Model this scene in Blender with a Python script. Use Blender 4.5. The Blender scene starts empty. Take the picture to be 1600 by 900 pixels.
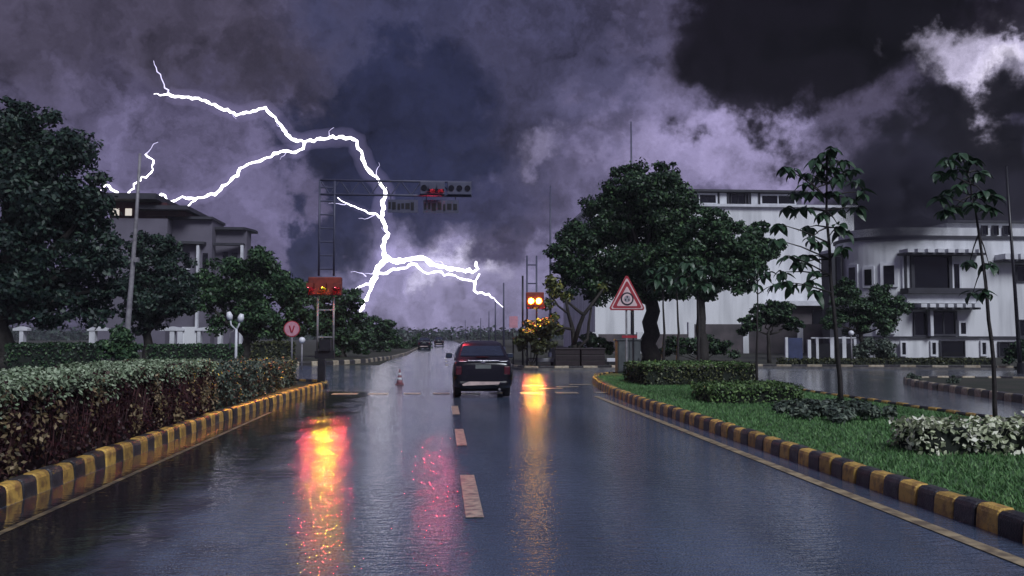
import bpy, bmesh, math, random
import numpy as np
from mathutils import Vector, Matrix

random.seed(7)
sc = bpy.context.scene
col = sc.collection
R = math.radians

# ------------------------------------------------------------------ camera
F_PX = 1386.0                      # focal length in pixels of a 1600 wide picture
CAM_H = 1.6
PITCH = math.atan(75 / F_PX)
YAW = math.atan(110 / F_PX)
cam_d = bpy.data.cameras.new('camera')
cam_d.sensor_width = 36.0
cam_d.lens = 36.0 * F_PX / 1600.0
cam_d.clip_start = 0.1
cam_d.clip_end = 6000
cam = bpy.data.objects.new('camera', cam_d)
cam.location = (0, 0, CAM_H)
cam.rotation_euler = (math.pi / 2 + PITCH, 0, -YAW)
col.objects.link(cam)
sc.camera = cam
CAM_R = cam.rotation_euler.to_matrix()


def ray(px, py):
    return CAM_R @ Vector(((px - 800) / F_PX, (450 - py) / F_PX, -1.0))


def at(px, py, dist):
    """point seen at (px, py) that lies dist metres up the road"""
    d = ray(px, py)
    return Vector((0, 0, CAM_H)) + d * (dist / d.y)


def gx(px, dist):
    return at(px, 525, dist).x


def gz(py, dist, px=690):
    return at(px, py, dist).z


def lin(r, g, b, k=1.0):
    f = lambda c: (c / 12.92 if c <= 0.04045 else ((c + 0.055) / 1.055) ** 2.4)
    return (f(r / 255) * k, f(g / 255) * k, f(b / 255) * k, 1.0)


# ------------------------------------------------------------------ world: storm clouds
SUN_EL, SUN_AZ = R(44), R(205)     # sun direction: high, behind the camera, to the right
world = bpy.data.worlds.new('World')
sc.world = world
world.use_nodes = True
wt = world.node_tree
wt.nodes.clear()


def wn(kind, **kw):
    n = wt.nodes.new(kind)
    for k, v in kw.items():
        setattr(n, k, v)
    return n


def wl(a, b):
    wt.links.new(a, b)


w_out = wn('ShaderNodeOutputWorld')
w_bg = wn('ShaderNodeBackground')
w_bg.inputs['Strength'].default_value = 0.90
wl(w_bg.outputs[0], w_out.inputs['Surface'])
tc = wn('ShaderNodeTexCoord')
DIR = tc.outputs['Generated']
# turbulence that frays every cloud edge
nz1 = wn('ShaderNodeTexNoise')
nz1.inputs['Scale'].default_value = 6.0
nz1.inputs['Detail'].default_value = 9.0
nz1.inputs['Roughness'].default_value = 0.62
wl(DIR, nz1.inputs['Vector'])
sub = wn('ShaderNodeVectorMath', operation='SUBTRACT')
wl(nz1.outputs['Color'], sub.inputs[0])
sub.inputs[1].default_value = (0.5, 0.5, 0.5)
scl = wn('ShaderNodeVectorMath', operation='SCALE')
wl(sub.outputs[0], scl.inputs[0])
scl.inputs['Scale'].default_value = 0.36
wrp = wn('ShaderNodeVectorMath', operation='ADD')
wl(DIR, wrp.inputs[0])
wl(scl.outputs[0], wrp.inputs[1])
WARP = wrp.outputs[0]
# general cloud cover, the same all round
nz2 = wn('ShaderNodeTexNoise')
nz2.inputs['Scale'].default_value = 3.2
nz2.inputs['Detail'].default_value = 10.0
nz2.inputs['Roughness'].default_value = 0.58
wl(WARP, nz2.inputs['Vector'])
rmp = wn('ShaderNodeValToRGB')
rmp.color_ramp.elements[0].position = 0.30
rmp.color_ramp.elements[0].color = lin(44, 42, 60)
rmp.color_ramp.elements[1].position = 0.72
rmp.color_ramp.elements[1].color = lin(100, 95, 126)
wl(nz2.outputs['Fac'], rmp.inputs['Fac'])
CUR = rmp.outputs['Color']


def wmix(a, b, fac, mode='MIX'):
    m = wn('ShaderNodeMix', data_type='RGBA', blend_type=mode, clamp_factor=True)
    if isinstance(fac, float):
        m.inputs[0].default_value = fac
    else:
        wl(fac, m.inputs[0])
    for s, v in ((6, a), (7, b)):
        if isinstance(v, tuple):
            m.inputs[s].default_value = v
        else:
            wl(v, m.inputs[s])
    return m.outputs[2]


def cloud(px, py, rx, ry, rgb, strength, soft=0.9):
    """a cloud mass centred on a sky direction"""
    global CUR
    c = ray(px, py).normalized()
    s = wn('ShaderNodeVectorMath', operation='SUBTRACT')
    wl(WARP, s.inputs[0])
    s.inputs[1].default_value = c
    m = wn('ShaderNodeVectorMath', operation='MULTIPLY')
    wl(s.outputs[0], m.inputs[0])
    m.inputs[1].default_value = (F_PX / rx, F_PX / max(rx, ry), F_PX / ry)
    ln = wn('ShaderNodeVectorMath', operation='LENGTH')
    wl(m.outputs[0], ln.inputs[0])
    mr = wn('ShaderNodeMapRange', interpolation_type='SMOOTHSTEP')
    mr.inputs['From Min'].default_value = 1.0 + soft * 0.5
    mr.inputs['From Max'].default_value = 1.0 - soft * 0.5
    mr.inputs['To Max'].default_value = strength
    wl(ln.outputs['Value'], mr.inputs['Value'])
    CUR = wmix(CUR, lin(*rgb), mr.outputs[0])


for c in (
    (150, 10, 420, 130, (50, 46, 58), 0.75, 1.0),
    (270, 270, 290, 150, (88, 83, 112), 0.75, 0.9),
    (330, 130, 90, 40, (66, 62, 86), 0.6, 1.0),
    (700, 110, 210, 200, (44, 46, 70), 0.88, 0.7),
    (620, 190, 160, 130, (29, 32, 54), 0.95, 0.35),
    (600, 320, 150, 110, (31, 34, 58), 0.96, 0.2),
    (740, 330, 90, 70, (52, 52, 78), 0.8, 0.9),
    (1035, 190, 95, 160, (108, 102, 134), 0.8, 1.0),
    (870, 130, 120, 150, (56, 55, 78), 0.8, 1.0),
    (860, 245, 45, 35, (128, 122, 152), 0.6, 1.3),
    (1000, 90, 60, 80, (84, 79, 104), 0.6, 1.0),
    (1140, 285, 150, 60, (124, 117, 150), 0.85, 0.9),
    (700, 492, 230, 75, (122, 117, 148), 0.8, 1.2),
    (690, 470, 110, 60, (134, 128, 162), 0.5, 1.5),
    (745, 450, 38, 30, (205, 200, 225), 0.7, 1.8),
    (600, 420, 70, 45, (118, 113, 148), 0.45, 1.6),
    (1280, 75, 230, 150, (9, 8, 13), 0.99, 0.45),
    (1140, 30, 140, 90, (13, 11, 18), 0.94, 0.6),
    (1180, 190, 100, 70, (14, 12, 19), 0.94, 0.6),
    (1370, 215, 70, 50, (78, 73, 96), 0.6, 1.0),
    (1550, 95, 125, 52, (172, 166, 192), 0.92, 1.0),
    (1560, 100, 55, 18, (212, 206, 226), 0.7, 1.2),
    (1620, 0, 130, 36, (22, 19, 28), 0.95, 0.7),
    (1515, 225, 100, 85, (14, 13, 20), 0.98, 0.55),
    (1430, 320, 125, 95, (21, 20, 29), 0.97, 0.6),
    (795, 398, 55, 24, (66, 62, 88), 0.85, 0.9),
):
    cloud(*c)
# fine billows over everything
nz3 = wn('ShaderNodeTexNoise')
nz3.inputs['Scale'].default_value = 11.0
nz3.inputs['Detail'].default_value = 8.0
nz3.inputs['Roughness'].default_value = 0.6
wl(WARP, nz3.inputs['Vector'])
r3 = wn('ShaderNodeMapRange')
r3.inputs['From Min'].default_value = 0.3
r3.inputs['From Max'].default_value = 0.7
r3.inputs['To Min'].default_value = 0.42
r3.inputs['To Max'].default_value = 1.62
wl(nz3.outputs['Fac'], r3.inputs['Value'])
sc3 = wn('ShaderNodeVectorMath', operation='SCALE')
wl(CUR, sc3.inputs[0])
wl(r3.outputs[0], sc3.inputs['Scale'])
# thin remainder of daylight that passes the clouds
sky = wn('ShaderNodeTexSky', sky_type='NISHITA')
sky.sun_disc = False
sky.sun_elevation = SUN_EL
sky.sun_rotation = SUN_AZ
sks = wn('ShaderNodeVectorMath', operation='SCALE')
wl(sky.outputs[0], sks.inputs[0])
sks.inputs['Scale'].default_value = 0.05
w_mix = wmix(sc3.outputs[0], sks.outputs[0], 0.004)
wl(w_mix, w_bg.inputs['Color'])

# ------------------------------------------------------------------ sun through overcast
sun_d = bpy.data.lights.new('sun', 'SUN')
sun_d.energy = 1.5
sun_d.angle = R(25)
sun_d.color = (0.88, 0.93, 1.0)
sun = bpy.data.objects.new('sun', sun_d)
sdir = Vector((math.sin(SUN_AZ) * math.cos(SUN_EL) * -1, math.cos(SUN_AZ) * math.cos(SUN_EL), math.sin(SUN_EL)))
sun.rotation_euler = sdir.to_track_quat('Z', 'Y').to_euler()
sun.location = (10, -20, 40)
col.objects.link(sun)

sc.view_settings.view_transform = 'Standard'
sc.view_settings.look = 'None'
sc.view_settings.gamma = 1.0
sc.view_settings.exposure = 0.62
sc.view_settings.use_curve_mapping = False
sc.cycles.max_bounces = 6
sc.cycles.diffuse_bounces = 2
sc.cycles.glossy_bounces = 4
sc.cycles.transparent_max_bounces = 8
sc.cycles.sample_clamp_indirect = 6.0
sc.cycles.use_denoising = True


# ------------------------------------------------------------------ materials
def new_mat(name):
    m = bpy.data.materials.new(name)
    m.use_nodes = True
    nt = m.node_tree
    return m, nt, nt.nodes['Principled BSDF']


def mat(name, c1, c2=None, scale=3.0, rough=0.6, bump=0.0, bscale=40.0, metal=0.0, spec=0.5, coat=0.0, detail=6.0,
        lo=0.35, hi=0.65, vary=0.0, stretch=None):
    m, nt, bs = new_mat(name)
    tcn = nt.nodes.new('ShaderNodeTexCoord')
    bs.inputs['Roughness'].default_value = rough
    bs.inputs['Metallic'].default_value = metal
    bs.inputs['Specular IOR Level'].default_value = spec
    bs.inputs['Coat Weight'].default_value = coat
    if c2 is None:
        c2 = tuple(x * 0.7 for x in c1)
    n = nt.nodes.new('ShaderNodeTexNoise')
    n.inputs['Scale'].default_value = scale
    n.inputs['Detail'].default_value = detail
    if stretch:
        mp_ = nt.nodes.new('ShaderNodeMapping')
        mp_.inputs['Scale'].default_value = stretch
        nt.links.new(tcn.outputs['Object'], mp_.inputs['Vector'])
        nt.links.new(mp_.outputs[0], n.inputs['Vector'])
    else:
        nt.links.new(tcn.outputs['Object'], n.inputs['Vector'])
    r = nt.nodes.new('ShaderNodeValToRGB')
    r.color_ramp.elements[0].position = lo
    r.color_ramp.elements[0].color = (*c2[:3], 1)
    r.color_ramp.elements[1].position = hi
    r.color_ramp.elements[1].color = (*c1[:3], 1)
    nt.links.new(n.outputs['Fac'], r.inputs['Fac'])
    if vary:
        oi = nt.nodes.new('ShaderNodeObjectInfo')
        mrv = nt.nodes.new('ShaderNodeMapRange')
        mrv.inputs['To Min'].default_value = 1 - vary
        mrv.inputs['To Max'].default_value = 1 + vary
        nt.links.new(oi.outputs['Random'], mrv.inputs['Value'])
        # grime in streaks and chips, placed differently on every stone
        av = nt.nodes.new('ShaderNodeVectorMath')
        av.operation = 'ADD'
        nt.links.new(tcn.outputs['Object'], av.inputs[0])
        cv = nt.nodes.new('ShaderNodeCombineXYZ')
        ms = nt.nodes.new('ShaderNodeMath')
        ms.operation = 'MULTIPLY'
        ms.inputs[1].default_value = 37.0
        nt.links.new(oi.outputs['Random'], ms.inputs[0])
        nt.links.new(ms.outputs[0], cv.inputs[0])
        nt.links.new(ms.outputs[0], cv.inputs[1])
        nt.links.new(cv.outputs[0], av.inputs[1])
        nt.links.new(av.outputs[0], n.inputs['Vector'])
        sv_ = nt.nodes.new('ShaderNodeVectorMath')
        sv_.operation = 'SCALE'
        nt.links.new(r.outputs['Color'], sv_.inputs[0])
        nt.links.new(mrv.outputs[0], sv_.inputs['Scale'])
        nt.links.new(sv_.outputs[0], bs.inputs['Base Color'])
    else:
        nt.links.new(r.outputs['Color'], bs.inputs['Base Color'])
    if bump:
        nb = nt.nodes.new('ShaderNodeTexNoise')
        nb.inputs['Scale'].default_value = bscale
        nb.inputs['Detail'].default_value = 4
        nt.links.new(tcn.outputs['Object'], nb.inputs['Vector'])
        b = nt.nodes.new('ShaderNodeBump')
        b.inputs['Strength'].default_value = bump
        b.inputs['Distance'].default_value = 0.02
        nt.links.new(nb.outputs['Fac'], b.inputs['Height'])
        nt.links.new(b.outputs[0], bs.inputs['Normal'])
    return m


def leaf_mat(name, dark, mid, light, rough=0.5, spec=0.35):
    m, nt, bs = new_mat(name)
    g = nt.nodes.new('ShaderNodeNewGeometry')
    r = nt.nodes.new('ShaderNodeValToRGB')
    r.color_ramp.elements[0].position = 0.0
    r.color_ramp.elements[0].color = (*dark, 1)
    r.color_ramp.elements[1].position = 1.0
    r.color_ramp.elements[1].color = (*light, 1)
    e = r.color_ramp.elements.new(0.62)
    e.color = (*mid, 1)
    nt.links.new(g.outputs['Random Per Island'], r.inputs['Fac'])
    nt.links.new(r.outputs['Color'], bs.inputs['Base Color'])
    bs.inputs['Roughness'].default_value = rough
    bs.inputs['Specular IOR Level'].default_value = spec
    return m


def emit(name, rgb, k):
    m, nt, bs = new_mat(name)
    bs.inputs['Base Color'].default_value = (*rgb, 1)
    bs.inputs['Emission Color'].default_value = (*rgb, 1)
    bs.inputs['Emission Strength'].default_value = k
    bs.inputs['Roughness'].default_value = 0.3
    return m


def wet_mat(name, base, r_lo, r_hi, fine, fine_scale, wave, wave_scale, wave_stretch=(1, 1, 1), patch=0.25, fade=None):
    """wet asphalt or standing water: dark base, glossy film whose roughness and ripples vary"""
    m, nt, bs = new_mat(name)
    L = nt.links.new
    tcn = nt.nodes.new('ShaderNodeTexCoord')
    OB = tcn.outputs['Object']

    def noise(scale, detail=4, vec=OB, dist=0.0):
        q = nt.nodes.new('ShaderNodeTexNoise')
        q.inputs['Scale'].default_value = scale
        q.inputs['Detail'].default_value = detail
        q.inputs['Distortion'].default_value = dist
        L(vec, q.inputs['Vector'])
        return q.outputs['Fac']

    def rng_(v, a, b, c, d):
        q = nt.nodes.new('ShaderNodeMapRange')
        for k, x in zip(('From Min', 'From Max', 'To Min', 'To Max'), (a, b, c, d)):
            q.inputs[k].default_value = x
        L(v, q.inputs['Value'])
        return q.outputs[0]

    def mapped(sc_):
        q = nt.nodes.new('ShaderNodeMapping')
        q.inputs['Scale'].default_value = sc_
        L(OB, q.inputs['Vector'])
        return q.outputs[0]
    # film thickness: patches drawn out along the driving direction
    film = noise(patch, 6, mapped((1.6, 0.35, 1)))
    L(rng_(film, 0.35, 0.65, r_lo, r_hi), bs.inputs['Roughness'])
    # aggregate
    agg = noise(75, 2)
    r = nt.nodes.new('ShaderNodeValToRGB')
    r.color_ramp.elements[0].position = 0.32
    r.color_ramp.elements[0].color = (*[x * 0.45 for x in base], 1)
    r.color_ramp.elements[1].position = 0.72
    r.color_ramp.elements[1].color = (*[x * 2.0 for x in base], 1)
    L(agg, r.inputs['Fac'])
    worn = nt.nodes.new('ShaderNodeVectorMath')
    worn.operation = 'SCALE'
    L(r.outputs['Color'], worn.inputs[0])
    L(rng_(noise(0.8, 6, mapped((1.3, 0.3, 1))), 0.3, 0.7, 0.72, 1.28), worn.inputs['Scale'])
    L(worn.outputs[0], bs.inputs['Base Color'])

    def bump(h, strength, dist, prev=None):
        q = nt.nodes.new('ShaderNodeBump')
        q.inputs['Strength'].default_value = strength
        q.inputs['Distance'].default_value = dist
        L(h, q.inputs['Height'])
        if prev is not None:
            L(prev, q.inputs['Normal'])
        return q.outputs[0]
    n1 = bump(noise(fine_scale, 2), fine, 0.0035)
    n2 = bump(noise(fine_scale * 0.28, 3, mapped((0.55, 1.5, 1))), fine, 0.009, n1)
    n3 = bump(noise(wave_scale, 3, mapped(wave_stretch), 0.6), wave, 0.02, n2)
    L(n3, bs.inputs['Normal'])
    bs.inputs['Specular IOR Level'].default_value = 0.55
    if fade:
        # shallow water thins out towards the middle of the road
        sp = nt.nodes.new('ShaderNodeSeparateXYZ')
        L(OB, sp.inputs[0])
        ad = nt.nodes.new('ShaderNodeMath')
        ad.operation = 'ADD'
        L(sp.outputs['X'], ad.inputs[0])
        L(rng_(noise(1.3, 5, mapped((1, 0.6, 1))), 0.3, 0.7, -0.7, 0.7), ad.inputs[1])
        L(rng_(ad.outputs[0], fade[0], fade[1], 1.0, 0.0), bs.inputs['Alpha'])
    return m


M = {}
M['asphalt'] = wet_mat('wet_asphalt', (0.075, 0.098, 0.150), 0.045, 0.11, 1.0, 34.0, 0.08, 2.2, (1, 0.5, 1), 0.6)
M['puddle'] = wet_mat('rain_water', (0.020, 0.020, 0.024), 0.03, 0.07, 0.20, 22.0, 0.22, 3.8, (1.0, 1.5, 1), 0.6, (-2.9, -1.7))
M['side_water'] = wet_mat('flooded_asphalt', (0.095, 0.104, 0.128), 0.07, 0.14, 0.6, 30.0, 0.22, 2.4, (0.6, 1.6, 1), 0.5)
M['soil'] = mat('wet_soil', (0.05, 0.045, 0.035), (0.02, 0.03, 0.015), 0.8, 0.8, 0.4)
M['lawn'] = mat('lawn_ground', (0.070, 0.150, 0.055), (0.044, 0.090, 0.034), 2.5, 0.8, 0.5, 30)
M['grass'] = leaf_mat('grass_blades', (0.055, 0.135, 0.045), (0.10, 0.23, 0.075), (0.18, 0.32, 0.12), 0.6)
M['kerb_yellow'] = mat('worn_yellow_paint', (0.66, 0.42, 0.10), (0.30, 0.17, 0.06), 11, 0.45, 0.5, 60, lo=0.34, hi=0.56, vary=0.28)
M['kerb_pale'] = mat('faded_kerb_paint', (0.50, 0.44, 0.34), (0.30, 0.24, 0.16), 9, 0.5, 0.35, 60, vary=0.25)
M['kerb_black'] = mat('worn_black_paint', (0.020, 0.020, 0.026), (0.060, 0.055, 0.058), 11, 0.35, 0.5, 60, vary=0.4)
M['concrete'] = mat('wet_concrete', (0.16, 0.15, 0.14), (0.08, 0.078, 0.075), 5, 0.45, 0.3)
M['line_white'] = mat('worn_white_line', (0.58, 0.50, 0.38), (0.16, 0.15, 0.14), 11, 0.3, 0.12, 60, lo=0.36, hi=0.60)
M['line_yellow'] = mat('worn_edge_line', (0.52, 0.42, 0.26), (0.20, 0.16, 0.11), 7, 0.3, 0.25, 60, lo=0.38, hi=0.62)
M['line_dull'] = mat('silted_line', (0.30, 0.23, 0.13), (0.07, 0.06, 0.05), 6, 0.35, 0.25, 60, lo=0.40, hi=0.62)
M['bark'] = mat('dark_bark', (0.035, 0.030, 0.026), (0.015, 0.013, 0.012), 8, 0.8, 0.7, 30)
M['bark_young'] = mat('young_bark', (0.030, 0.024, 0.024), (0.014, 0.012, 0.012), 12, 0.6, 0.4, 40)
M['leaf_dark'] = leaf_mat('dark_leaves', (0.009, 0.022, 0.014), (0.027, 0.060, 0.030), (0.065, 0.130, 0.045))
M['leaf_blue'] = leaf_mat('bluish_leaves', (0.008, 0.018, 0.017), (0.018, 0.038, 0.030), (0.040, 0.075, 0.045))
M['leaf_mid'] = leaf_mat('mid_green_leaves', (0.014, 0.034, 0.018), (0.036, 0.080, 0.038), (0.080, 0.155, 0.058))
M['leaf_young'] = leaf_mat('young_tree_leaves', (0.012, 0.032, 0.018), (0.030, 0.070, 0.034), (0.065, 0.125, 0.045), 0.4, 0.5)
M['leaf_olive'] = leaf_mat('olive_leaves', (0.020, 0.026, 0.012), (0.050, 0.060, 0.025), (0.11, 0.12, 0.04))
M['leaf_yellow'] = leaf_mat('yellow_green_leaves', (0.03, 0.045, 0.015), (0.09, 0.11, 0.03), (0.30, 0.28, 0.06))
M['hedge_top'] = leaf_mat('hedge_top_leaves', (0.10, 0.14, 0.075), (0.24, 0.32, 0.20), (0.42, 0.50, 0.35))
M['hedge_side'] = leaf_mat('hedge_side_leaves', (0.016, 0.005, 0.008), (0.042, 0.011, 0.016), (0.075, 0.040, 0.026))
M['hedge_tan'] = leaf_mat('hedge_tan_leaves', (0.05, 0.04, 0.02), (0.15, 0.11, 0.055), (0.34, 0.26, 0.15))
M['hedge_green'] = leaf_mat('clipped_green_leaves', (0.04, 0.075, 0.025), (0.09, 0.17, 0.055), (0.20, 0.31, 0.10))
M['hedge_core'] = mat('hedge_core', (0.030, 0.008, 0.011), (0.014, 0.006, 0.008), 6, 0.9)
M['hedge_core_green'] = mat('hedge_core_green', (0.014, 0.022, 0.014), (0.007, 0.010, 0.007), 6, 0.9)
M['twig'] = mat('reddish_twigs', (0.085, 0.022, 0.026), (0.035, 0.012, 0.014), 8, 0.7)
M['lantana'] = leaf_mat('grey_green_leaves', (0.03, 0.045, 0.036), (0.080, 0.110, 0.085), (0.18, 0.22, 0.16))
M['variegated'] = leaf_mat('variegated_leaves', (0.08, 0.12, 0.05), (0.52, 0.57, 0.36), (0.88, 0.88, 0.74))
M['white_wall'] = mat('white_render', (0.83, 0.84, 0.87), (0.58, 0.59, 0.62), 0.9, 0.8, 0.1, 20, detail=9, lo=0.3, hi=0.55, stretch=(1, 1, 0.12))
M['grey_wall'] = mat('pale_grey_render', (0.76, 0.77, 0.80), (0.50, 0.51, 0.54), 1.3, 0.8, 0.1, 20, detail=9, lo=0.3, hi=0.58, stretch=(1, 1, 0.14))
M['trim'] = mat('white_trim', (0.74, 0.75, 0.80), (0.58, 0.59, 0.63), 1.5, 0.6)
M['slate'] = mat('dark_slate_trim', (0.045, 0.045, 0.060), (0.028, 0.028, 0.038), 1.2, 0.6)
M['glass'] = mat('dark_glass', (0.012, 0.013, 0.018), (0.006, 0.006, 0.009), 0.6, 0.08)
M['maroon'] = mat('maroon_render', (0.075, 0.018, 0.026), (0.045, 0.014, 0.020), 0.6, 0.8)
M['lilac_wall'] = mat('lilac_grey_render', (0.17, 0.155, 0.205), (0.12, 0.11, 0.145), 0.4, 0.8)
M['brown_wall'] = mat('weathered_wall', (0.12, 0.10, 0.11), (0.06, 0.055, 0.06), 0.8, 0.85, 0.3)
M['lit_window'] = emit('lit_window', (1.0, 0.93, 0.82), 0.42)
M['blue_panel'] = mat('blue_panel', (0.055, 0.070, 0.16), (0.035, 0.045, 0.10), 2, 0.5)
M['steel'] = mat('dull_blue_grey_steel', (0.075, 0.077, 0.130), (0.058, 0.060, 0.102), 4, 0.5)
M['steel_dark'] = mat('black_steel', (0.016, 0.016, 0.022), (0.010, 0.010, 0.014), 4, 0.4)
M['steel_pale'] = mat('galvanised_steel', (0.30, 0.29, 0.31), (0.18, 0.17, 0.19), 5, 0.45)
M['glow_red_box'] = mat('glow_red_housing', (0.24, 0.034, 0.020), (0.14, 0.02, 0.014), 5, 0.55)  # housing colour stands in for the red glow around the lamps
M['sign_red'] = mat('sign_red', (0.42, 0.035, 0.05), (0.32, 0.03, 0.045), 6, 0.4)
M['sign_face'] = mat('sign_pinkish_white', (0.80, 0.60, 0.60), (0.68, 0.50, 0.52), 4, 0.4)
M['sign_pink'] = mat('faded_pink_sign', (0.62, 0.30, 0.36), (0.50, 0.24, 0.30), 5, 0.4)
M['sign_black'] = mat('sign_black', (0.03, 0.025, 0.04), (0.02, 0.018, 0.03), 5, 0.4)
M['sign_grey'] = mat('sign_grey', (0.42, 0.38, 0.42), (0.30, 0.27, 0.31), 9, 0.4)
M['cabinet'] = mat('grey_cabinet_paint', (0.10, 0.11, 0.12), (0.065, 0.07, 0.078), 4, 0.5)
M['planter'] = mat('dark_planter', (0.030, 0.020, 0.024), (0.018, 0.012, 0.015), 5, 0.5)
M['car_paint'] = mat('black_car_paint', (0.005, 0.005, 0.009), (0.004, 0.004, 0.007), 2, 0.22, coat=0.4)
M['car_glass'] = mat('car_window_glass', (0.030, 0.040, 0.070), (0.022, 0.030, 0.052), 2, 0.08, spec=0.9)
M['chrome'] = mat('chrome_strip', (0.75, 0.74, 0.76), (0.65, 0.64, 0.66), 5, 0.25, metal=1.0)
M['bumper_pale'] = mat('pale_bumper_strip', (0.66, 0.52, 0.48), (0.46, 0.36, 0.34), 7, 0.4)
M['rubber'] = mat('tyre_rubber', (0.014, 0.014, 0.015), (0.009, 0.009, 0.010), 20, 0.7, 0.3)
M['tail_red'] = mat('tail_lamp_red', (0.085, 0.008, 0.012), (0.06, 0.006, 0.010), 5, 0.15, coat=1.0)
M['plate'] = mat('number_plate', (0.16, 0.18, 0.17), (0.12, 0.13, 0.13), 8, 0.4)
M['amber'] = emit('amber_signal_and_streak_light', (1.0, 0.70, 0.02), 6000.0)  # left signal lamp, and a strip added for the right yellow streak
M['amber_big'] = emit('amber_flashing_light', (1.0, 0.50, 0.04), 22.0)
M['signal_and_fringe_red'] = emit('red_signal_and_fringe_light', (1.0, 0.06, 0.09), 1900.0)  # overhead signal lamps, and strips added to redden the streak edges
M['lamp_white'] = mat('white_lamp_glass', (0.85, 0.86, 0.90), (0.75, 0.76, 0.80), 4, 0.25)
M['bolt'] = emit('lightning_plasma', (0.95, 0.92, 1.0), 3.0)
M['bolt_faint'] = emit('faint_lightning_plasma', (0.75, 0.70, 1.0), 0.65)
M['cone_red'] = mat('cone_red', (0.30, 0.12, 0.14), (0.22, 0.09, 0.11), 6, 0.5)


# ------------------------------------------------------------------ mesh helpers
class MB:
    def __init__(self):
        self.v, self.f = [], []

    def add(self, vs, fs):
        o = len(self.v)
        self.v += [tuple(p) for p in vs]
        self.f += [tuple(i + o for i in f) for f in fs]
        return self

    def box(self, x0, x1, y0, y1, z0, z1):
        return self.add([(x0, y0, z0), (x1, y0, z0), (x1, y1, z0), (x0, y1, z0),
                         (x0, y0, z1), (x1, y0, z1), (x1, y1, z1), (x0, y1, z1)],
                        [(0, 3, 2, 1), (4, 5, 6, 7), (0, 1, 5, 4), (1, 2, 6, 5), (2, 3, 7, 6), (3, 0, 4, 7)])

    def tube(self, pts, radii, n=8, cap=True):
        pts = [Vector(p) for p in pts]
        if not isinstance(radii, (list, tuple)):
            radii = [radii] * len(pts)
        vs, fs = [], []
        for i, p in enumerate(pts):
            a = pts[max(i - 1, 0)]
            b = pts[min(i + 1, len(pts) - 1)]
            t = (b - a).normalized()
            u = t.cross(Vector((0.31, 0.95, 0.05)))
            if u.length < 1e-3:
                u = t.cross(Vector((1, 0, 0)))
            u.normalize()
            w = t.cross(u)
            for k in range(n):
                an = 2 * math.pi * k / n
                vs.append(p + (u * math.cos(an) + w * math.sin(an)) * radii[i])
        for i in range(len(pts) - 1):
            for k in range(n):
                k2 = (k + 1) % n
                fs.append((i * n + k, i * n + k2, (i + 1) * n + k2, (i + 1) * n + k))
        if cap:
            fs.append(tuple(range(n - 1, -1, -1)))
            fs.append(tuple((len(pts) - 1) * n + k for k in range(n)))
        return self.add(vs, fs)

    def prism(self, poly, y0, y1):
        """polygon in (x, z) extruded along y"""
        n = len(poly)
        vs = [(x, y0, z) for x, z in poly] + [(x, y1, z) for x, z in poly]
        fs = [tuple(range(n)), tuple(range(2 * n - 1, n - 1, -1))]
        fs += [(i, i + n, (i + 1) % n + n, (i + 1) % n) for i in range(n)]
        return self.add(vs, fs)

    def slab(self, poly, z0, z1):
        """polygon in (x, y) extruded along z"""
        n = len(poly)
        vs = [(x, y, z0) for x, y in poly] + [(x, y, z1) for x, y in poly]
        fs = [tuple(range(n - 1, -1, -1)), tuple(range(n, 2 * n))]
        fs += [(i, (i + 1) % n, (i + 1) % n + n, i + n) for i in range(n)]
        return self.add(vs, fs)

    def disc(self, c, r, axis='y', n=20, depth=0.03):
        c = Vector(c)
        d = {'y': Vector((0, depth / 2, 0)), 'x': Vector((depth / 2, 0, 0)), 'z': Vector((0, 0, depth / 2))}[axis]
        return self.tube([c - d, c + d], r, n)

    def mesh(self, name, m, smooth=False):
        me = bpy.data.meshes.new(name)
        me.from_pydata(self.v, [], self.f)
        me.materials.append(m)
        bm = bmesh.new()
        bm.from_mesh(me)
        bmesh.ops.recalc_face_normals(bm, faces=bm.faces)
        bm.to_mesh(me)
        bm.free()
        if smooth:
            me.polygons.foreach_set('use_smooth', [True] * len(me.polygons))
        me.update()
        return me

    def build(self, name, m, parent=None, smooth=False, bevel=0.0, loc=None):
        o = bpy.data.objects.new(name, self.mesh(name, m, smooth))
        col.objects.link(o)
        if parent is not None:
            o.parent = parent
        if loc is not None:
            o.location = loc
        if bevel:
            b = o.modifiers.new('bevel', 'BEVEL')
            b.width = bevel
            b.segments = 2
            b.limit_method = 'ANGLE'
        return o


def box(*a):
    return MB().box(*a)


def tag(o, label=None, cat=None, group=None, kind=None):
    if label:
        o['label'] = label
    if cat:
        o['category'] = cat
    if group:
        o['group'] = group
    if kind:
        o['kind'] = kind
    return o


def thing(name, label, cat, loc=(0, 0, 0), rz=0.0, group=None):
    o = bpy.data.objects.new(name, None)
    o.empty_display_size = 0.3
    col.objects.link(o)
    o.location = loc
    o.rotation_euler = (0, 0, rz)
    return tag(o, label, cat, group)


def copy_tree(o, parent=None):
    c = o.copy()
    col.objects.link(c)
    c.parent = parent
    for ch in list(o.children):
        copy_tree(ch, c)
    return c


def np_mesh(name, verts, quads, m):
    me = bpy.data.meshes.new(name)
    nv, nf = len(verts), len(quads)
    k = quads.shape[1]
    me.vertices.add(nv)
    me.vertices.foreach_set('co', verts.astype(np.float32).ravel())
    me.loops.add(nf * k)
    me.loops.foreach_set('vertex_index', quads.astype(np.int32).ravel())
    me.polygons.add(nf)
    me.polygons.foreach_set('loop_start', np.arange(0, nf * k, k, dtype=np.int32))
    me.polygons.foreach_set('loop_total', np.full(nf, k, dtype=np.int32))
    me.materials.append(m)
    me.update(calc_edges=True)
    me.validate()
    return me


def unit(a):
    return a / np.maximum(np.linalg.norm(a, axis=1, keepdims=True), 1e-6)


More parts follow.
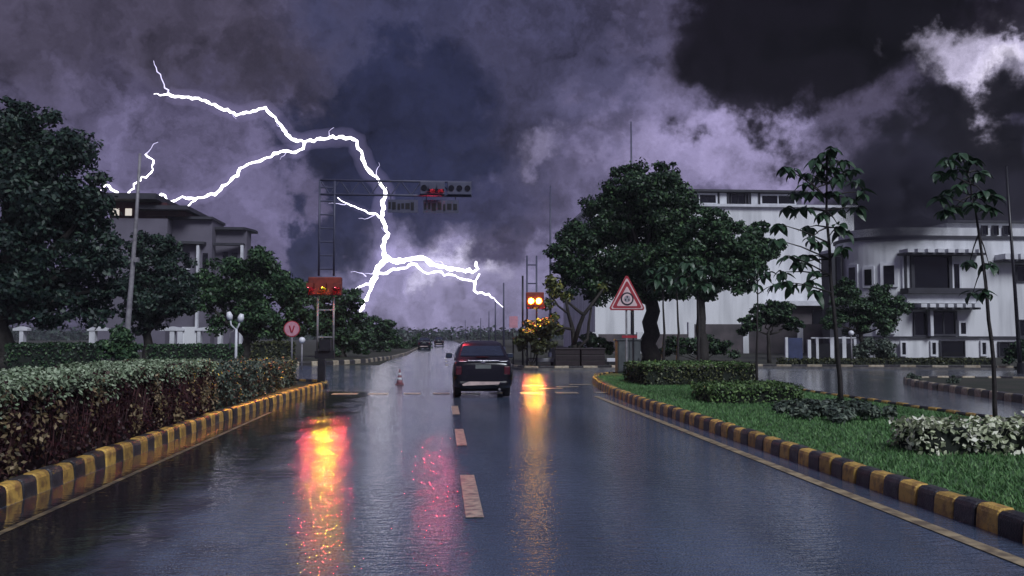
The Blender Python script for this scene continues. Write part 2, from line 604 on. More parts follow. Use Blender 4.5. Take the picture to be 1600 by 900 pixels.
def leaf_quads(pos, nrm, length, width, rng, fold=0.0):
    n = len(pos)
    t = unit(np.cross(nrm, unit(rng.normal(size=(n, 3)))))
    b = np.cross(nrm, t)
    ls = (length * rng.uniform(0.65, 1.3, (n, 1)))
    ws = (width * rng.uniform(0.65, 1.3, (n, 1)))
    v = np.empty((n, 4, 3))
    v[:, 0] = pos - t * ls * 0.5
    v[:, 1] = pos + b * ws * 0.5 + nrm * fold * ws
    v[:, 2] = pos + t * ls * 0.5
    v[:, 3] = pos - b * ws * 0.5 + nrm * fold * ws
    return v.reshape(-1, 3), np.arange(n * 4).reshape(-1, 4)


def foliage(name, clumps, n, length, width, m, parent, seed, up=0.35, shell=2.4, loc=None):
    """clumps: rows of cx cy cz rx ry rz; n leaves spread over the outer part of every clump"""
    rng = np.random.default_rng(seed)
    c = np.array(clumps, float)
    wgt = (c[:, 3] * c[:, 5] + c[:, 3] * c[:, 4]) ** 1.0
    idx = rng.choice(len(c), n, p=wgt / wgt.sum())
    d = unit(rng.normal(size=(n, 3)))
    rad = rng.uniform(0, 1, (n, 1)) ** (1 / shell) * rng.uniform(0.9, 1.12, (n, 1))
    pos = c[idx, :3] + d * rad * c[idx, 3:]
    nrm = unit(d * 0.7 + rng.normal(size=(n, 3)) * 0.55 + np.array([0, 0, up]))
    v, q = leaf_quads(pos, nrm, length, width, rng)
    o = bpy.data.objects.new(name, np_mesh(name, v, q, m))
    col.objects.link(o)
    o.parent = parent
    o['kind'] = 'stuff'
    if loc is not None:
        o.location = loc
    return o


def clumps_of(blobs, per, lo, hi, seed, base):
    """break a few large masses into many small leafy clumps; returned relative to base"""
    rng = random.Random(seed)
    out = []
    for (x, y, z, r, rd) in blobs:
        for _ in range(per):
            th = rng.uniform(0, 2 * math.pi)
            cz = rng.uniform(-0.75, 1.0)
            s = math.sqrt(1 - cz * cz)
            k = rng.uniform(0.62, 1.0)
            cr = r * rng.uniform(lo, hi)
            out.append((x + r * s * math.cos(th) * k - base[0], y + rd * s * math.sin(th) * k - base[1],
                        z + r * cz * k * 0.9 - base[2], cr * 1.15, cr * 1.15, cr * 0.75))
        out.append((x - base[0], y - base[1], z - base[2], r * 0.55, rd * 0.55, r * 0.52))
    return out


def limb(mb, p0, p1, r0, r1, wob, rng, n=5):
    p0, p1 = Vector(p0), Vector(p1)
    pts, rr = [], []
    for i in range(n + 1):
        t = i / n
        p = p0.lerp(p1, t)
        if 0 < i < n:
            p += Vector((rng.uniform(-1, 1), rng.uniform(-1, 1), rng.uniform(-0.3, 0.3))) * wob
        pts.append(p)
        rr.append(r0 + (r1 - r0) * t)
    mb.tube(pts, rr, 8)
    return pts


def tree(name, label, dist, base_px, blobs_px, trunk_r, leaf_m, n, leaf_l, leaf_w, seed, group=None, per=14,
         lo=0.26, hi=0.42, trunk_top=0.45, extra=(), base_z=0.12, depth=0.8):
    """blobs_px: (px, py, r_px) masses of the crown as they stand at that distance"""
    rng = random.Random(seed)
    b = Vector((gx(base_px, dist), dist, base_z))
    t = thing(name, label, 'tree', b, 0, group)
    blobs = []
    for (px, py, r) in blobs_px:
        rr = r / F_PX * dist
        p = at(px, py, dist + rng.uniform(-0.35, 0.35) * rr)
        blobs.append((p.x, p.y, p.z, rr, rr * depth))
    cl = clumps_of(blobs, int(per * 1.7), lo * 0.8, hi * 0.8, seed, b)
    zc = min(q[2] - q[3] * 0.3 for q in blobs) - b.z
    fork = Vector((rng.uniform(-0.2, 0.2), rng.uniform(-0.2, 0.2), max(zc, 1.0) * 0.95))
    tm = MB()
    limb(tm, (0, 0, -0.1), fork, trunk_r * 1.25, trunk_r * 0.8, trunk_r * 0.35, rng, 6)
    tm.build('trunk', M['bark'], t, True)
    for q in blobs:
        lm = MB()
        limb(lm, fork + Vector((0, 0, -0.15)), Vector(q[:3]) - b, trunk_r * 0.55, trunk_r * 0.12, 0.25, rng, 5)
        lm.build('limb', M['bark'], t, True)
    foliage('crown', cl, int(n * 1.6), leaf_l * 0.78, leaf_w * 0.78, leaf_m, t, seed)
    return t


# ------------------------------------------------------------------ ground, roads
g = box(-520, 520, -90, 422, -0.6, -0.05).build('ground', M['soil'])
tag(g, 'dark wet earth beyond the roads', kind='structure')

road = MB()


def grid(x0, x1, y0, y1, z):
    road.add([(x0, y0, z), (x1, y0, z), (x1, y1, z), (x0, y1, z)], [(0, 1, 2, 3)])


grid(-80, 80, -20, 49, 0)
grid(-3.4, 4.2, 49, 420, 0)
rd = road.build('road', M['asphalt'])
tag(rd, 'wet asphalt road with a junction ahead', kind='structure')
rw = box(9.85, 60, 2, 39.5, -0.02, 0.006)
rw.f = [rw.f[1]]
o = rw.build('side_road_water', M['side_water'])
tag(o, 'rain water running over the carriageway on the right', kind='structure')


def smooth_path(pts, step=0.31):
    """resample a polyline of (x, y) evenly"""
    out = [Vector((*pts[0], 0))]
    rest = step
    for a, b in zip(pts, pts[1:]):
        a, b = Vector((*a, 0)), Vector((*b, 0))
        L = (b - a).length
        d = rest
        while d <= L:
            out.append(a.lerp(b, d / L))
            d += step
        rest = d - L
    return out


def arc(cx, cy, r, a0, a1, n=8):
    return [(cx + r * math.cos(R(a0 + (a1 - a0) * i / n)), cy + r * math.sin(R(a0 + (a1 - a0) * i / n))) for i in
            range(n + 1)]


def kerb_mesh(length, m):
    h, w, f = 0.20, 0.17, 0.055
    prof = [(0.0, -0.06), (0.012, h - f), (0.025, h - 0.02), (f, h), (w - 0.02, h + 0.004), (w, h - 0.02), (w, -0.06)]
    mb = MB()
    n = len(prof)
    ys = [(-length / 2, 0.008), (-length / 2 + 0.012, 0), (length / 2 - 0.012, 0), (length / 2, 0.008)]
    vs = []
    for y, ins in ys:
        for (a, z) in prof:
            vs.append((a + (ins if a < w / 2 else -ins), y, z - ins * (1 if z > 0.1 else 0)))
    fs = [tuple(range(n)), tuple(range(4 * n - 1, 3 * n - 1, -1))]
    for k in range(3):
        for i in range(n):
            j = (i + 1) % n
            fs.append((k * n + i, k * n + j, (k + 1) * n + j, (k + 1) * n + i))
    mb.add(vs, fs)
    return mb.mesh('kerb_stone', m)


KM = {}


def kerb(pts, step, label, mats=('kerb_yellow', 'kerb_black'), skip=None):
    """stones stand on the left of the path direction; path runs along the road-side face"""
    path = smooth_path(pts, step)
    root = MB()
    lo, hi = [], []
    for i, p in enumerate(path):
        a = path[max(i - 1, 0)]
        b = path[min(i + 1, len(path) - 1)]
        t = (b - a).normalized()
        nrm = Vector((-t.y, t.x, 0))
        lo.append(p + nrm * 0.03)
        hi.append(p + nrm * 0.26)
    for i in range(len(path) - 1):
        vs = [lo[i], lo[i + 1], hi[i + 1], hi[i]]
        root.add([(v.x, v.y, -0.04) for v in vs] + [(v.x, v.y, 0.10) for v in vs],
                 [(4, 5, 6, 7), (0, 1, 5, 4), (3, 2, 6, 7)])
    r = root.build('kerb', M['concrete'])
    tag(r, label, kind='structure')
    rng = random.Random(len(path))
    for i in range(len(path) - 1):
        p = (path[i] + path[i + 1]) / 2
        t = (path[i + 1] - path[i]).normalized()
        key = (step, mats[i % 2])
        if key not in KM:
            KM[key] = kerb_mesh(step - 0.014, M[mats[i % 2]])
        s = bpy.data.objects.new('kerb_stone', KM[key])
        col.objects.link(s)
        s.parent = r
        # local x points away from the road
        ang = math.atan2(t.y, t.x) - math.pi / 2
        s.rotation_euler = (rng.uniform(-.015, .015), math.pi * 0 + rng.uniform(-.05, .05), ang + math.pi + rng.uniform(-.03, .03))
        s.location = (p.x + rng.uniform(-.008, .008), p.y, rng.uniform(-.012, .008))
    return r


def lawn(name, poly, z, m, label):
    mb = MB().slab(poly, -0.05, z)
    o = mb.build(name, M[m])
    tag(o, label, kind='structure')
    return o


# left verge (kerb runs away from the camera, verge on its left)
LEFT = [(-4.07, 2.0), (-4.07, 17.0), (-3.92, 21.0), (-3.65, 25.0), (-3.47, 28.0)] + arc(-5.47, 28.0, 2.0, 0, 90, 7)[1:] + [(-40, 30.2)]
kerb(LEFT, 0.31, 'yellow and black kerb in front of the long clipped hedge')
lawn('verge', [(-4.28, 1)] + [(x - 0.2, y - (0.2 if y > 26 else 0)) for x, y in LEFT[1:-1]] + [(-60, 29.9), (-60, 1)],
     0.13, 'soil', 'planted verge behind the left kerb')
# right island: kerb runs toward the camera so that the island is on its left
RIGHT = [(9.7, 6), (9.7, 31), (9.3, 33.2), (8.6, 34.6), (7.6, 35.2), (6.6, 34.8), (5.8, 33.3), (5.25, 30.8), (4.85, 27.5),
         (4.6, 24.0), (4.48, 20.0), (4.47, 2.0)]
kerb(RIGHT, 0.31, 'yellow and black kerb around the grass island on the right')
ISL = [(9.5, 2), (9.5, 30.8), (9.1, 33.0), (8.5, 34.3), (7.6, 34.9), (6.7, 34.5), (6.0, 33.1), (5.45, 30.7), (5.05, 27.4),
       (4.80, 24.0), (4.68, 20.0), (4.67, 2.0)]
lawn('lawn', ISL, 0.15, 'lawn', 'grass island between the two carriageways')
# median of the carriageway on the right
MED = [(22.0, 27.5), (19.5, 29.6), (17.2, 30.2), (15.9, 29.6), (15.2, 28.2), (14.6, 25.5), (13.75, 20.5), (13.4, 10.0)]
kerb(MED, 0.42, 'pale and black kerb of the far median on the right', ('kerb_pale', 'kerb_black'))
lawn('median', [(x + 0.22, y - 0.15) for x, y in MED] + [(24, 10)], 0.14, 'soil', 'low median on the right')
# blocks beyond the junction
FARR = [(70, 38.2), (27.0, 40.2), (16.0, 43.2), (8.0, 42.0), (4.6, 41.3), (3.9, 41.9), (3.6, 43.5), (3.6, 130)]
kerb(FARR[1:], 0.72, 'pale and black kerb across the far side of the junction',
      ('kerb_pale', 'kerb_black'))
lawn('far_verge', [(70, 38.5), (27.0, 40.5), (16.0, 43.5), (8.0, 42.3), (4.8, 41.6), (4.1, 42.2), (3.9, 43.8), (3.9, 400),
                   (120, 400), (120, 38.5)], 0.13, 'soil', 'planted ground on the far side of the junction')
FARL = [(-2.9, 140), (-2.9, 76), (-3.4, 64), (-4.6, 55), (-6.2, 50.6), (-9.0, 49.0), (-40, 48.4)]
kerb([(x, y) for x, y in reversed(FARL)], 0.72, 'pale and black kerb at the far left corner of the junction',
     ('kerb_pale', 'kerb_black'))
lawn('left_far_verge', [(-3.2, 400), (-3.2, 76), (-3.7, 64.1), (-4.8, 55.3), (-6.4, 50.9), (-9.0, 49.3), (-120, 48.7),
                        (-120, 400)], 0.13, 'soil', 'planted ground left of the far road')

# standing water along the left kerb
pw = MB()
N = 30
edge = []
for i in range(N + 1):
    y = 2 + 24 * i / N
    xx = -1.2 - 0.5 * max(0, (y - 14) / 12) + 0.22 * math.sin(y * 1.7) + 0.14 * math.sin(y * 4.1 + 1)
    edge.append((xx, y))
pw.add([(x, y, 0.004) for x, y in edge] + [(-4.05, y, 0.004) for x, y in edge],
       [(i, i + 1, N + 2 + i, N + 1 + i) for i in range(N)])
o = pw.build('puddle', M['puddle'])
tag(o, 'rippled rain water standing along the left kerb', kind='structure')


# painted markings: thin sheets above the asphalt
def mark(name, x0, x1, y0, y1, m, label, z=0.008, parent=None):
    mb = MB()
    n = max(1, int((y1 - y0) / 0.6))
    for i in range(n):
        a, b = y0 + (y1 - y0) * i / n, y0 + (y1 - y0) * (i + 1) / n
        mb.add([(x0, a, z), (x1, a, z), (x1, b, z), (x0, b, z)], [(0, 1, 2, 3)])
    o = mb.build(name, M[m], parent)
    if parent is None:
        tag(o, label, kind='structure')
    return o


mark('edge_line', 4.02, 4.16, 2, 23.4, 'line_yellow', 'worn pale yellow line along the right kerb')
mark('gutter_line', -3.59, -3.52, 2, 19, 'line_dull', 'worn pale line in the water by the left kerb')
lane = mark('lane_line', 0.22, 0.38, 7.9, 10.3, 'line_white', 'broken white line along the middle of the road')
for y0, y1 in ((2.6, 5.2), (13.05, 15.35), (18.2, 20.4), (48, 50.5), (55, 57.5), (62, 64.5)):
    mark('lane_dash', 0.23, 0.38, y0, y1, 'line_white', '', parent=lane)
stop = mark('stop_line', -3.0, -2.3, 24.6, 25.2, 'line_white', 'broken white line across the mouth of the junction')
x = -2.0
while x < 4.6:
    w = random.uniform(0.45, 0.75)
    mark('stop_dash', x, x + w, 24.6 + random.uniform(-.1, .1), 25.15, 'line_white', '', parent=stop)
    x += w + random.uniform(0.25, 0.5)
for x0, y0 in ((3.0, 26.8), (3.6, 27.6), (2.6, 28.4), (4.2, 28.9)):
    mark('stop_dash', x0, x0 + 0.7, y0, y0 + 0.35, 'line_white', '', parent=stop)

# ------------------------------------------------------------------ lightning, far behind everything
bolt = thing('lightning_bolt', 'branching white lightning bolt across the storm sky', 'lightning', at(600, 520, 450))
BB = Vector(bolt.location)


m, nt, bs = new_mat('lightning_glow')
nt.nodes.remove(bs)
em_ = nt.nodes.new('ShaderNodeEmission')
em_.inputs['Color'].default_value = (0.60, 0.52, 1.0, 1)
em_.inputs['Strength'].default_value = 0.006
nt.links.new(em_.outputs[0], nt.nodes['Material Output'].inputs['Volume'])
M['bolt_glow'] = m


def strike(pts, w0, w1, m, seed, name='branch', glow=0.0, twigs=0):
    rng = random.Random(seed)
    fine = []
    for a, b in zip(pts, pts[1:]):
        L = math.hypot(b[0] - a[0], b[1] - a[1])
        k = max(1, int(L / 5))
        nx_, ny_ = -(b[1] - a[1]) / L, (b[0] - a[0]) / L
        for i in range(k):
            t = i / k
            j = 0 if i == 0 else rng.gauss(0, 1.5)
            fine.append((a[0] + (b[0] - a[0]) * t + nx_ * j, a[1] + (b[1] - a[1]) * t + ny_ * j))
    fine.append(pts[-1])

    def run(path, wa, wb, mm, nm, jit=True, n=6):
        P, Q = [], []
        for i, (px, py) in enumerate(path):
            dep = 450 + 14 * math.sin(px * 0.02) + 9 * math.sin(py * 0.03)
            P.append(at(px, py, dep) - BB)
            t = i / max(1, len(path) - 1)
            Q.append((wa + (wb - wa) * t) * (rng.uniform(0.62, 1.25) if jit else 1.0) / F_PX * 450 * (0.43 if jit else 0.5))
        MB().tube(P, Q, n).build(nm, M[mm], bolt, True)
    run(fine, w0, w1, m, name)
    if glow:
        run(fine[::2] + [fine[-1]] if len(fine) % 2 == 0 else fine[::2], glow, glow * (0.5 + 0.5 * w1 / w0), 'bolt_glow', 'glow', False, 10)
    for k in range(twigs):
        p = fine[rng.randrange(1, len(fine) - 1)]
        a = rng.uniform(0, 2 * math.pi)
        path = [p]
        for q in range(rng.randint(3, 6)):
            a += rng.gauss(0, 0.5)
            path.append((path[-1][0] + 5 * math.cos(a), path[-1][1] + 5 * math.sin(a)))
        run(path, 1.5, 0.4, 'bolt_faint', 'filament')


strike([(262, 146), (285, 152), (320, 157), (350, 172), (375, 178), (415, 168), (440, 197), (455, 217), (475, 222),
        (495, 217), (535, 214), (558, 220), (566, 248), (575, 265), (592, 282), (602, 295), (598, 320), (596, 340),
        (607, 365), (598, 385), (602, 404)], 4.2, 7.6, 'bolt', 1, 'main_channel', 26, 5)
strike([(262, 147), (252, 122), (240, 95)], 3.0, 0.8, 'bolt_faint', 2)
strike([(264, 147), (250, 149), (240, 147)], 3.6, 0.8, 'bolt', 3)
strike([(476, 222), (474, 232), (462, 238), (445, 236), (418, 246), (385, 258), (362, 280), (340, 300), (310, 309),
        (280, 310), (262, 316), (258, 305), (220, 308), (190, 309), (165, 288), (157, 297)], 5.4, 4.0, 'bolt', 4, 'branch', 24, 4)
strike([(199, 307), (215, 285), (236, 270), (240, 250), (227, 241)], 3.8, 2.4, 'bolt', 5, 'branch', 14)
strike([(227, 241), (236, 232), (247, 222)], 2.4, 0.6, 'bolt_faint', 6)
strike([(308, 310), (292, 323), (278, 330)], 3.6, 1.0, 'bolt', 7)
strike([(598, 342), (575, 333), (548, 321), (528, 309)], 4.4, 1.2, 'bolt', 8, 'branch', 16, 2)
strike([(600, 404), (625, 407), (645, 404), (658, 403), (680, 414), (700, 420), (722, 422), (738, 426), (747, 420), (744, 409)], 11, 6,
       'bolt', 9, 'branch', 44, 2)
strike([(604, 402), (590, 418), (581, 442), (573, 468), (562, 491)], 11, 5.5, 'bolt', 10, 'branch', 44, 2)
strike([(588, 430), (620, 421), (650, 413), (662, 425), (690, 425), (722, 436), (742, 440), (749, 428)], 5, 3, 'bolt', 11)
strike([(582, 440), (562, 448), (551, 453), (546, 462)], 4.2, 2.0, 'bolt', 12, 'branch', 20)
strike([(742, 440), (741, 454), (758, 460), (772, 466), (786, 480)], 6.5, 0.8, 'bolt', 13, 'branch', 40)
strike([(572, 432), (560, 426), (548, 425)], 2.0, 0.6, 'bolt_faint', 14)

# ------------------------------------------------------------------ buildings
# maroon-topped house on the left, far behind the trees
D = 85.0
b0 = Vector((gx(260, D), D, 0))
hs = thing('left_house', 'lilac grey house with maroon top storey behind the left trees', 'building', b0)
X = lambda px: gx(px, D) - b0.x
Z = lambda py: gz(py, D)
box(X(150), X(258), 0, 12, 0, Z(346)).build('wall', M['lilac_wall'], hs)
box(X(163), X(253), 0.6, 11, Z(346), Z(320)).build('upper_wall', M['maroon'], hs)
box(X(148), X(246), -1.4, 12.5, Z(319.5), Z(311)).build('roof', M['slate'], hs)
box(X(215), X(292), -0.6, 9, Z(333), Z(327)).build('roof', M['slate'], hs)
box(X(222), X(284), 0.3, 8, Z(341), Z(333)).build('upper_wall', M['maroon'], hs)
for px in (173, 193):
    w = box(X(px - 5), X(px + 5), 0.5, 0.62, Z(341), Z(330)).build('window', M['lit_window'], hs)
    box(X(px - 6.2), X(px + 6.2), 0.46, 0.58, Z(342.5), Z(341)).build('sill', M['slate'], w)
box(X(258), X(322), 1.5, 6, 0, Z(344)).build('wall', M['lilac_wall'], hs)
box(X(254), X(324), 1.0, 6.2, Z(344), Z(340)).build('roof', M['slate'], hs)
box(X(322.2), X(372), 3.0, 5.0, 0, Z(357)).build('wall', M['lilac_wall'], hs)
mb = MB().slab([(X(318), 2.4), (X(370), 2.4), (X(380), 4.6), (X(380), 6), (X(318), 6)], Z(357), Z(353))
mb.build('roof', M['slate'], hs)
mb = MB().slab([(X(268), 0.3), (X(312), 0.9), (X(314), 1.9), (X(370), 1.9), (X(370), 2.9), (X(268), 1.4)], Z(383), Z(379))
mb.build('ledge', M['slate'], hs)
for px, t, bt in ((312, 396, 425), (338, 392, 412), (283, 395, 420), (353, 393, 412)):
    yy = 2.9 if px > 322 else 1.4
    w = box(X(px - 4), X(px + 4), yy, yy + 0.08, Z(bt), Z(t)).build('window', M['glass'], hs)
    box(X(px - 5), X(px + 5), yy - 0.06, yy + 0.06, Z(bt + 2), Z(bt)).build('sill', M['trim'], w)
for px in (302, 372):
    box(X(px - 2), X(px + 2), 0.9, 1.4, 0, Z(384)).build('column', M['trim'], hs)

# low colonnade in front of that house
D = 62.0
b0 = Vector((gx(270, D), D, 0.13))
pv = thing('garden_colonnade', 'pale garden colonnade under the left trees', 'colonnade', b0)
X = lambda px: gx(px, D) - b0.x
Z = lambda py: gz(py, D) - b0.z
for a, b in ((30, 36), (139, 148), (265, 272), (277, 285), (308, 313), (340, 346)):
    box(X(a), X(b), 0, 0.5, -0.05, Z(517)).build('pillar', M['trim'], pv)
box(X(283), X(306), 0.1, 0.4, -0.05, Z(511)).build('panel', M['grey_wall'], pv)
for a, b in ((20, 43), (136, 168), (250, 288), (305, 348)):
    mb = MB()
    prof = [(X(a), Z(517)), (X(a), Z(513.5)), ((X(a) + X(b)) / 2, Z(510.5)), (X(b), Z(513.5)), (X(b), Z(517))]
    mb.prism(prof, -0.05, 0.55)
    mb.build('lintel', M['trim'], pv)

# big plain white building on the right
D = 95.0
b0 = Vector((gx(1150, D), D, 0))
wb = thing('white_building', 'large plain white building with dark window band on top', 'building', b0)
X = lambda px: gx(px, D) - b0.x
Z = lambda py: gz(py, D)
box(X(930), X(1338), 0, 25, 0, Z(318)).build('wall', M['white_wall'], wb)
box(X(925), X(1342), -0.4, 25.4, Z(318), Z(314)).build('parapet', M['trim'], wb)
box(X(1062), X(1262), 1.0, 18, Z(314), Z(293)).build('top_storey', M['lilac_wall'], wb)
box(X(1056), X(1268), 0.2, 19, Z(293), Z(289.5)).build('roof', M['slate'], wb)


def window(px0, px1, py0, py1, y, parent, frame='trim', fw=1.6, deep=0.12, mull=0):
    f = MB()
    a, b, t, s = X(px0), X(px1), Z(py0), Z(py1)
    k = abs(X(px0 + fw) - a)
    f.box(a, a + k, y - deep, y, s, t)
    f.box(b - k, b, y - deep, y, s, t)
    f.box(a + k, b - k, y - deep, y, t - k, t)
    f.box(a + k, b - k, y - deep, y, s, s + k)
    for i in range(mull):
        xm = a + (b - a) * (i + 1) / (mull + 1)
        f.box(xm - k * 0.3, xm + k * 0.3, y - deep * 0.7, y, s + k, t - k)
    w = f.build('window', M[frame], parent)
    box(a + k, b - k, y - deep * 0.45, y - deep * 0.2, s + k, t - k).build('pane', M['glass'], w)
    return w


window(1070, 1127, 294.5, 313, 1.0, wb, 'trim', 2.6, 0.3, 1)
window(1148, 1172, 294, 313.5, 1.0, wb, 'slate', 1.2, 0.3, 1)
window(1195, 1252, 294.5, 313, 1.0, wb, 'trim', 2.6, 0.3, 1)
for px in (1136, 1186):
    box(X(px - 5.5), X(px + 5.5), 0.7, 1.0, Z(313.5), Z(294)).build('panel', M['trim'], wb)
for px in (1129, 1143, 1176, 1192):
    box(X(px - 0.8), X(px + 0.8), 0.6, 0.95, Z(313.8), Z(293.2)).build('mullion', M['slate'], wb)
box(X(1196), X(1272), -6, 0, Z(479), Z(472)).build('canopy', M['trim'], wb)
box(X(1200), X(1268), -5, -0.1, 0, Z(479.5)).build('porch', M['brown_wall'], wb)
box(X(1240), X(1262), -5.1, -5.02, Z(515), Z(485)).build('doorway', M['glass'], wb)
for px in (960, 1010, 1290, 1318):
    window(px - 7, px + 7, 395, 425, 0, wb, 'trim', 1.2, 0.15, 0)

# rough boundary wall in front of it
D = 74.0
b0 = Vector((gx(1120, D), D, 0.13))
bw = thing('boundary_wall', 'weathered brown boundary wall below the white building', 'wall', b0)
X = lambda px: gx(px, D) - b0.x
Z = lambda py: gz(py, D) - b0.z
for a, b in ((930, 1000), (1000, 1080), (1080, 1165), (1165, 1250), (1250, 1330)):
    box(X(a) + 0.02, X(b) - 0.02, 0, 0.3, -0.05, Z(506 if a > 1050 else 522)).build('panel', M['brown_wall'], bw)
    box(X(a) - 0.25, X(a) + 0.25, -0.08, 0.38, -0.05, Z(503 if a > 1050 else 519)).build('pier', M['grey_wall'], bw)

# curved-corner house on the right
D = 58.0
XR0 = gx(1500, D)
rb = thing('curved_house', 'pale grey house with rounded corner and bracketed balconies', 'building', (XR0, D, 0))
X = lambda px: gx(px, D) - XR0
Z = lambda py: gz(py, D)
xc = X(1432)
rad = X(1432) - X(1352)


def plan(off, x_right):
    """outline of the house with its rounded left corner, grown by off"""
    p = [(x_right + off, -off)]
    p += [(xc + (rad + off) * math.cos(R(a)), rad + (rad + off) * math.sin(R(a))) for a in range(270, 149, -6)]
    p += [(xc - rad - off + 9.5, 16), (x_right + off, 16)]
    return p


XR = X(1760)
MB().slab(plan(0, XR), 0, Z(366)).build('wall', M['grey_wall'], rb)
MB().slab(plan(0.12, XR), Z(366), Z(361)).build('cornice', M['slate'], rb)
MB().slab(plan(-0.25, XR), Z(361), Z(347)).build('parapet', M['grey_wall'], rb)
box(X(1500), XR, 1.2, 14, Z(347), Z(336)).build('upper_wall', M['grey_wall'], rb)
box(X(1496), XR, 0.8, 14.4, Z(336), Z(332.5)).build('roof', M['slate'], rb)
for px in (1545, 1562, 1579):
    window(px - 5, px + 5, 343, 359, 0.20, rb, 'slate', 0.8, 0.12)
MB().slab(plan(0.15, XR), Z(529), Z(525.5)).build('ledge', M['slate'], rb)
window(1424, 1488, 391, 452, 0, rb, 'slate', 5.0, 0.22, 0)
window(1488.5, 1503, 404, 450, 0, rb, 'trim', 3.0, 0.14)
window(1589, 1625, 408, 436, 0, rb, 'slate', 1.5, 0.14, 1)
window(1591, 1620, 498, 526, 0, rb, 'slate', 1.5, 0.14, 1)
window(1427, 1448, 486, 525, 0, rb, 'slate', 1.5, 0.14)
window(1453, 1494, 484, 525, 0, rb, 'slate', 3.0, 0.2, 1)
window(1497, 1511, 500, 525, 0, rb, 'trim', 3.0, 0.14)
box(X(1448.3), X(1453), -0.5, -0.02, Z(525), Z(481)).build('column', M['trim'], rb)
box(X(1412), X(1424), -0.05, 0.4, Z(450), Z(394)).build('pilaster', M['trim'], rb)
box(X(1415), X(1418), -0.16, -0.05, Z(450), Z(394)).build('downpipe', M['slate'], rb)


def bracket_row(px0, px1, py0, py1, n):
    b = box(X(px0), X(px1), -1.0, 0.0, Z(py1 + 2.2), Z(py1 - 1.0)).build('canopy_beam', M['slate'], rb)
    for i in range(n):
        p = px0 + (px1 - px0) * (i + 0.5) / n
        w = (px1 - px0) / n * 0.32
        box(X(p - w), X(p + w), -1.15, 0.0, Z(py1 - 1.0), Z(py0)).build('bracket', M['trim'], b)


bracket_row(1405, 1530, 385, 392, 8)
bracket_row(1424, 1520, 473, 480, 7)
bracket_row(1556, 1650, 392, 402, 8)
b = box(X(1408), X(1526), -1.1, 0.0, Z(457), Z(448)).build('balcony', M['slate'], rb)
box(X(1410), X(1524), -0.7, 0.0, Z(472), Z(457.3)).build('balcony_front', M['trim'], b)
# semi-basement slots and windows
for a, c in ((1405, 1416), (1452, 1463), (1530, 1541)):
    window(a, c, 533, 558, 0, rb, 'trim', 2.6, 0.14)
window(1467, 1506, 532, 560, 0, rb, 'slate', 1.4, 0.16, 0)
window(1558, 1592, 534, 560, 0, rb, 'slate', 1.4, 0.16, 1)
# windows around the rounded corner
for ang, t, bt, hw in ((243, 405, 445, 0.55), (222, 410, 445, 0.4), (203, 405, 448, 0.45), (238, 490, 522, 0.6)):
    cx, cy = xc + rad * math.cos(R(ang)), rad + rad * math.sin(R(ang))
    e = box(-hw, hw, -0.10, 0.10, 0, Z(t) - Z(bt)).build('window', M['trim'], rb, loc=(cx, cy, Z(bt)))
    e.rotation_euler = (0, 0, R(ang - 270))
    p = box(-hw * 0.6, hw * 0.6, -0.13, -0.02, 0.18, Z(t) - Z(bt) - 0.2).build('pane', M['glass'], e)
st = box(X(1327), X(1349), 3.0, 4.2, 0, Z(384)).build('stair_tower', M['slate'], rb)
box(X(1325), X(1351), 2.8, 4.4, Z(384), Z(379)).build('stair_roof', M['trim'], st)
box(X(1339), X(1346), 2.9, 3.0, Z(450), Z(390)).build('stair_window', M['glass'], st)

# gate beside the curved house
D = 50.0
b0 = Vector((gx(1290, D), D, 0.13))
gt = thing('yard_gate', 'white posts and blue panel of a yard gate behind the sapling', 'gate', b0)
X = lambda px: gx(px, D) - b0.x
Z = lambda py: gz(py, D) - b0.z
for a, b, t in ((1227, 1231, 527), (1262, 1267, 531), (1275, 1279, 528), (1297, 1303, 527), (1316, 1322, 526), (1334, 1338, 530)):
    box(X(a), X(b), 0, 0.15, -0.05, Z(t)).build('post', M['trim'], gt)
box(X(1231.3), X(1254), 0.03, 0.1, 0.02, Z(528)).build('panel', M['blue_panel'], gt)
for a, b in ((1267.3, 1274.7), (1279.3, 1296.7), (1303.3, 1315.7), (1322.3, 1333.7)):
    box(X(a), X(b), 0.03, 0.09, 0.05, Z(537)).build('panel', M['steel_dark'], gt)
box(X(1268), X(1338), 0.02, 0.12, Z(529), Z(527)).build('rail', M['trim'], gt)


# ------------------------------------------------------------------ trees
tree('broad_tree', 'huge dark leafy tree at the left edge of the picture', 42, 5,
     [(-40, 330, 140), (30, 250, 95), (60, 215, 55), (90, 300, 70), (60, 390, 95), (135, 330, 42), (140, 400, 48),
      (20, 470, 70), (110, 470, 60), (165, 450, 28), (25, 185, 35)], 0.55, M['leaf_blue'], 30000, 0.34, 0.20, 11,
     'trees along the left verge', per=20)
tree('shade_tree', 'dark round tree behind the leaning pole on the left', 52, 231,
     [(230, 395, 38), (265, 420, 32), (205, 440, 42), (250, 470, 45), (280, 470, 28), (268, 385, 18), (285, 445, 22), (215, 490, 30), (232, 500, 30)], 0.25,
     M['leaf_blue'], 11000, 0.30, 0.18, 12, 'trees along the left verge')
tree('shade_tree', 'broad olive tinted tree behind the white twin lamp post', 54, 385,
     [(395, 430, 48), (350, 440, 45), (430, 450, 48), (370, 490, 50), (420, 500, 45), (320, 470, 30), (318, 435, 18), (465, 470, 34),
      (470, 510, 30), (405, 400, 18)], 0.3, M['leaf_mid'], 16000, 0.30, 0.18, 13, 'trees along the left verge')
tree('shade_tree', 'dark tree behind the lattice signal column', 62, 535,
     [(530, 470, 32), (510, 500, 30), (545, 510, 30), (500, 460, 25), (520, 535, 26), (555, 535, 20), (565, 545, 14)], 0.25,
     M['leaf_dark'], 9000, 0.32, 0.20, 14, 'trees along the left verge')
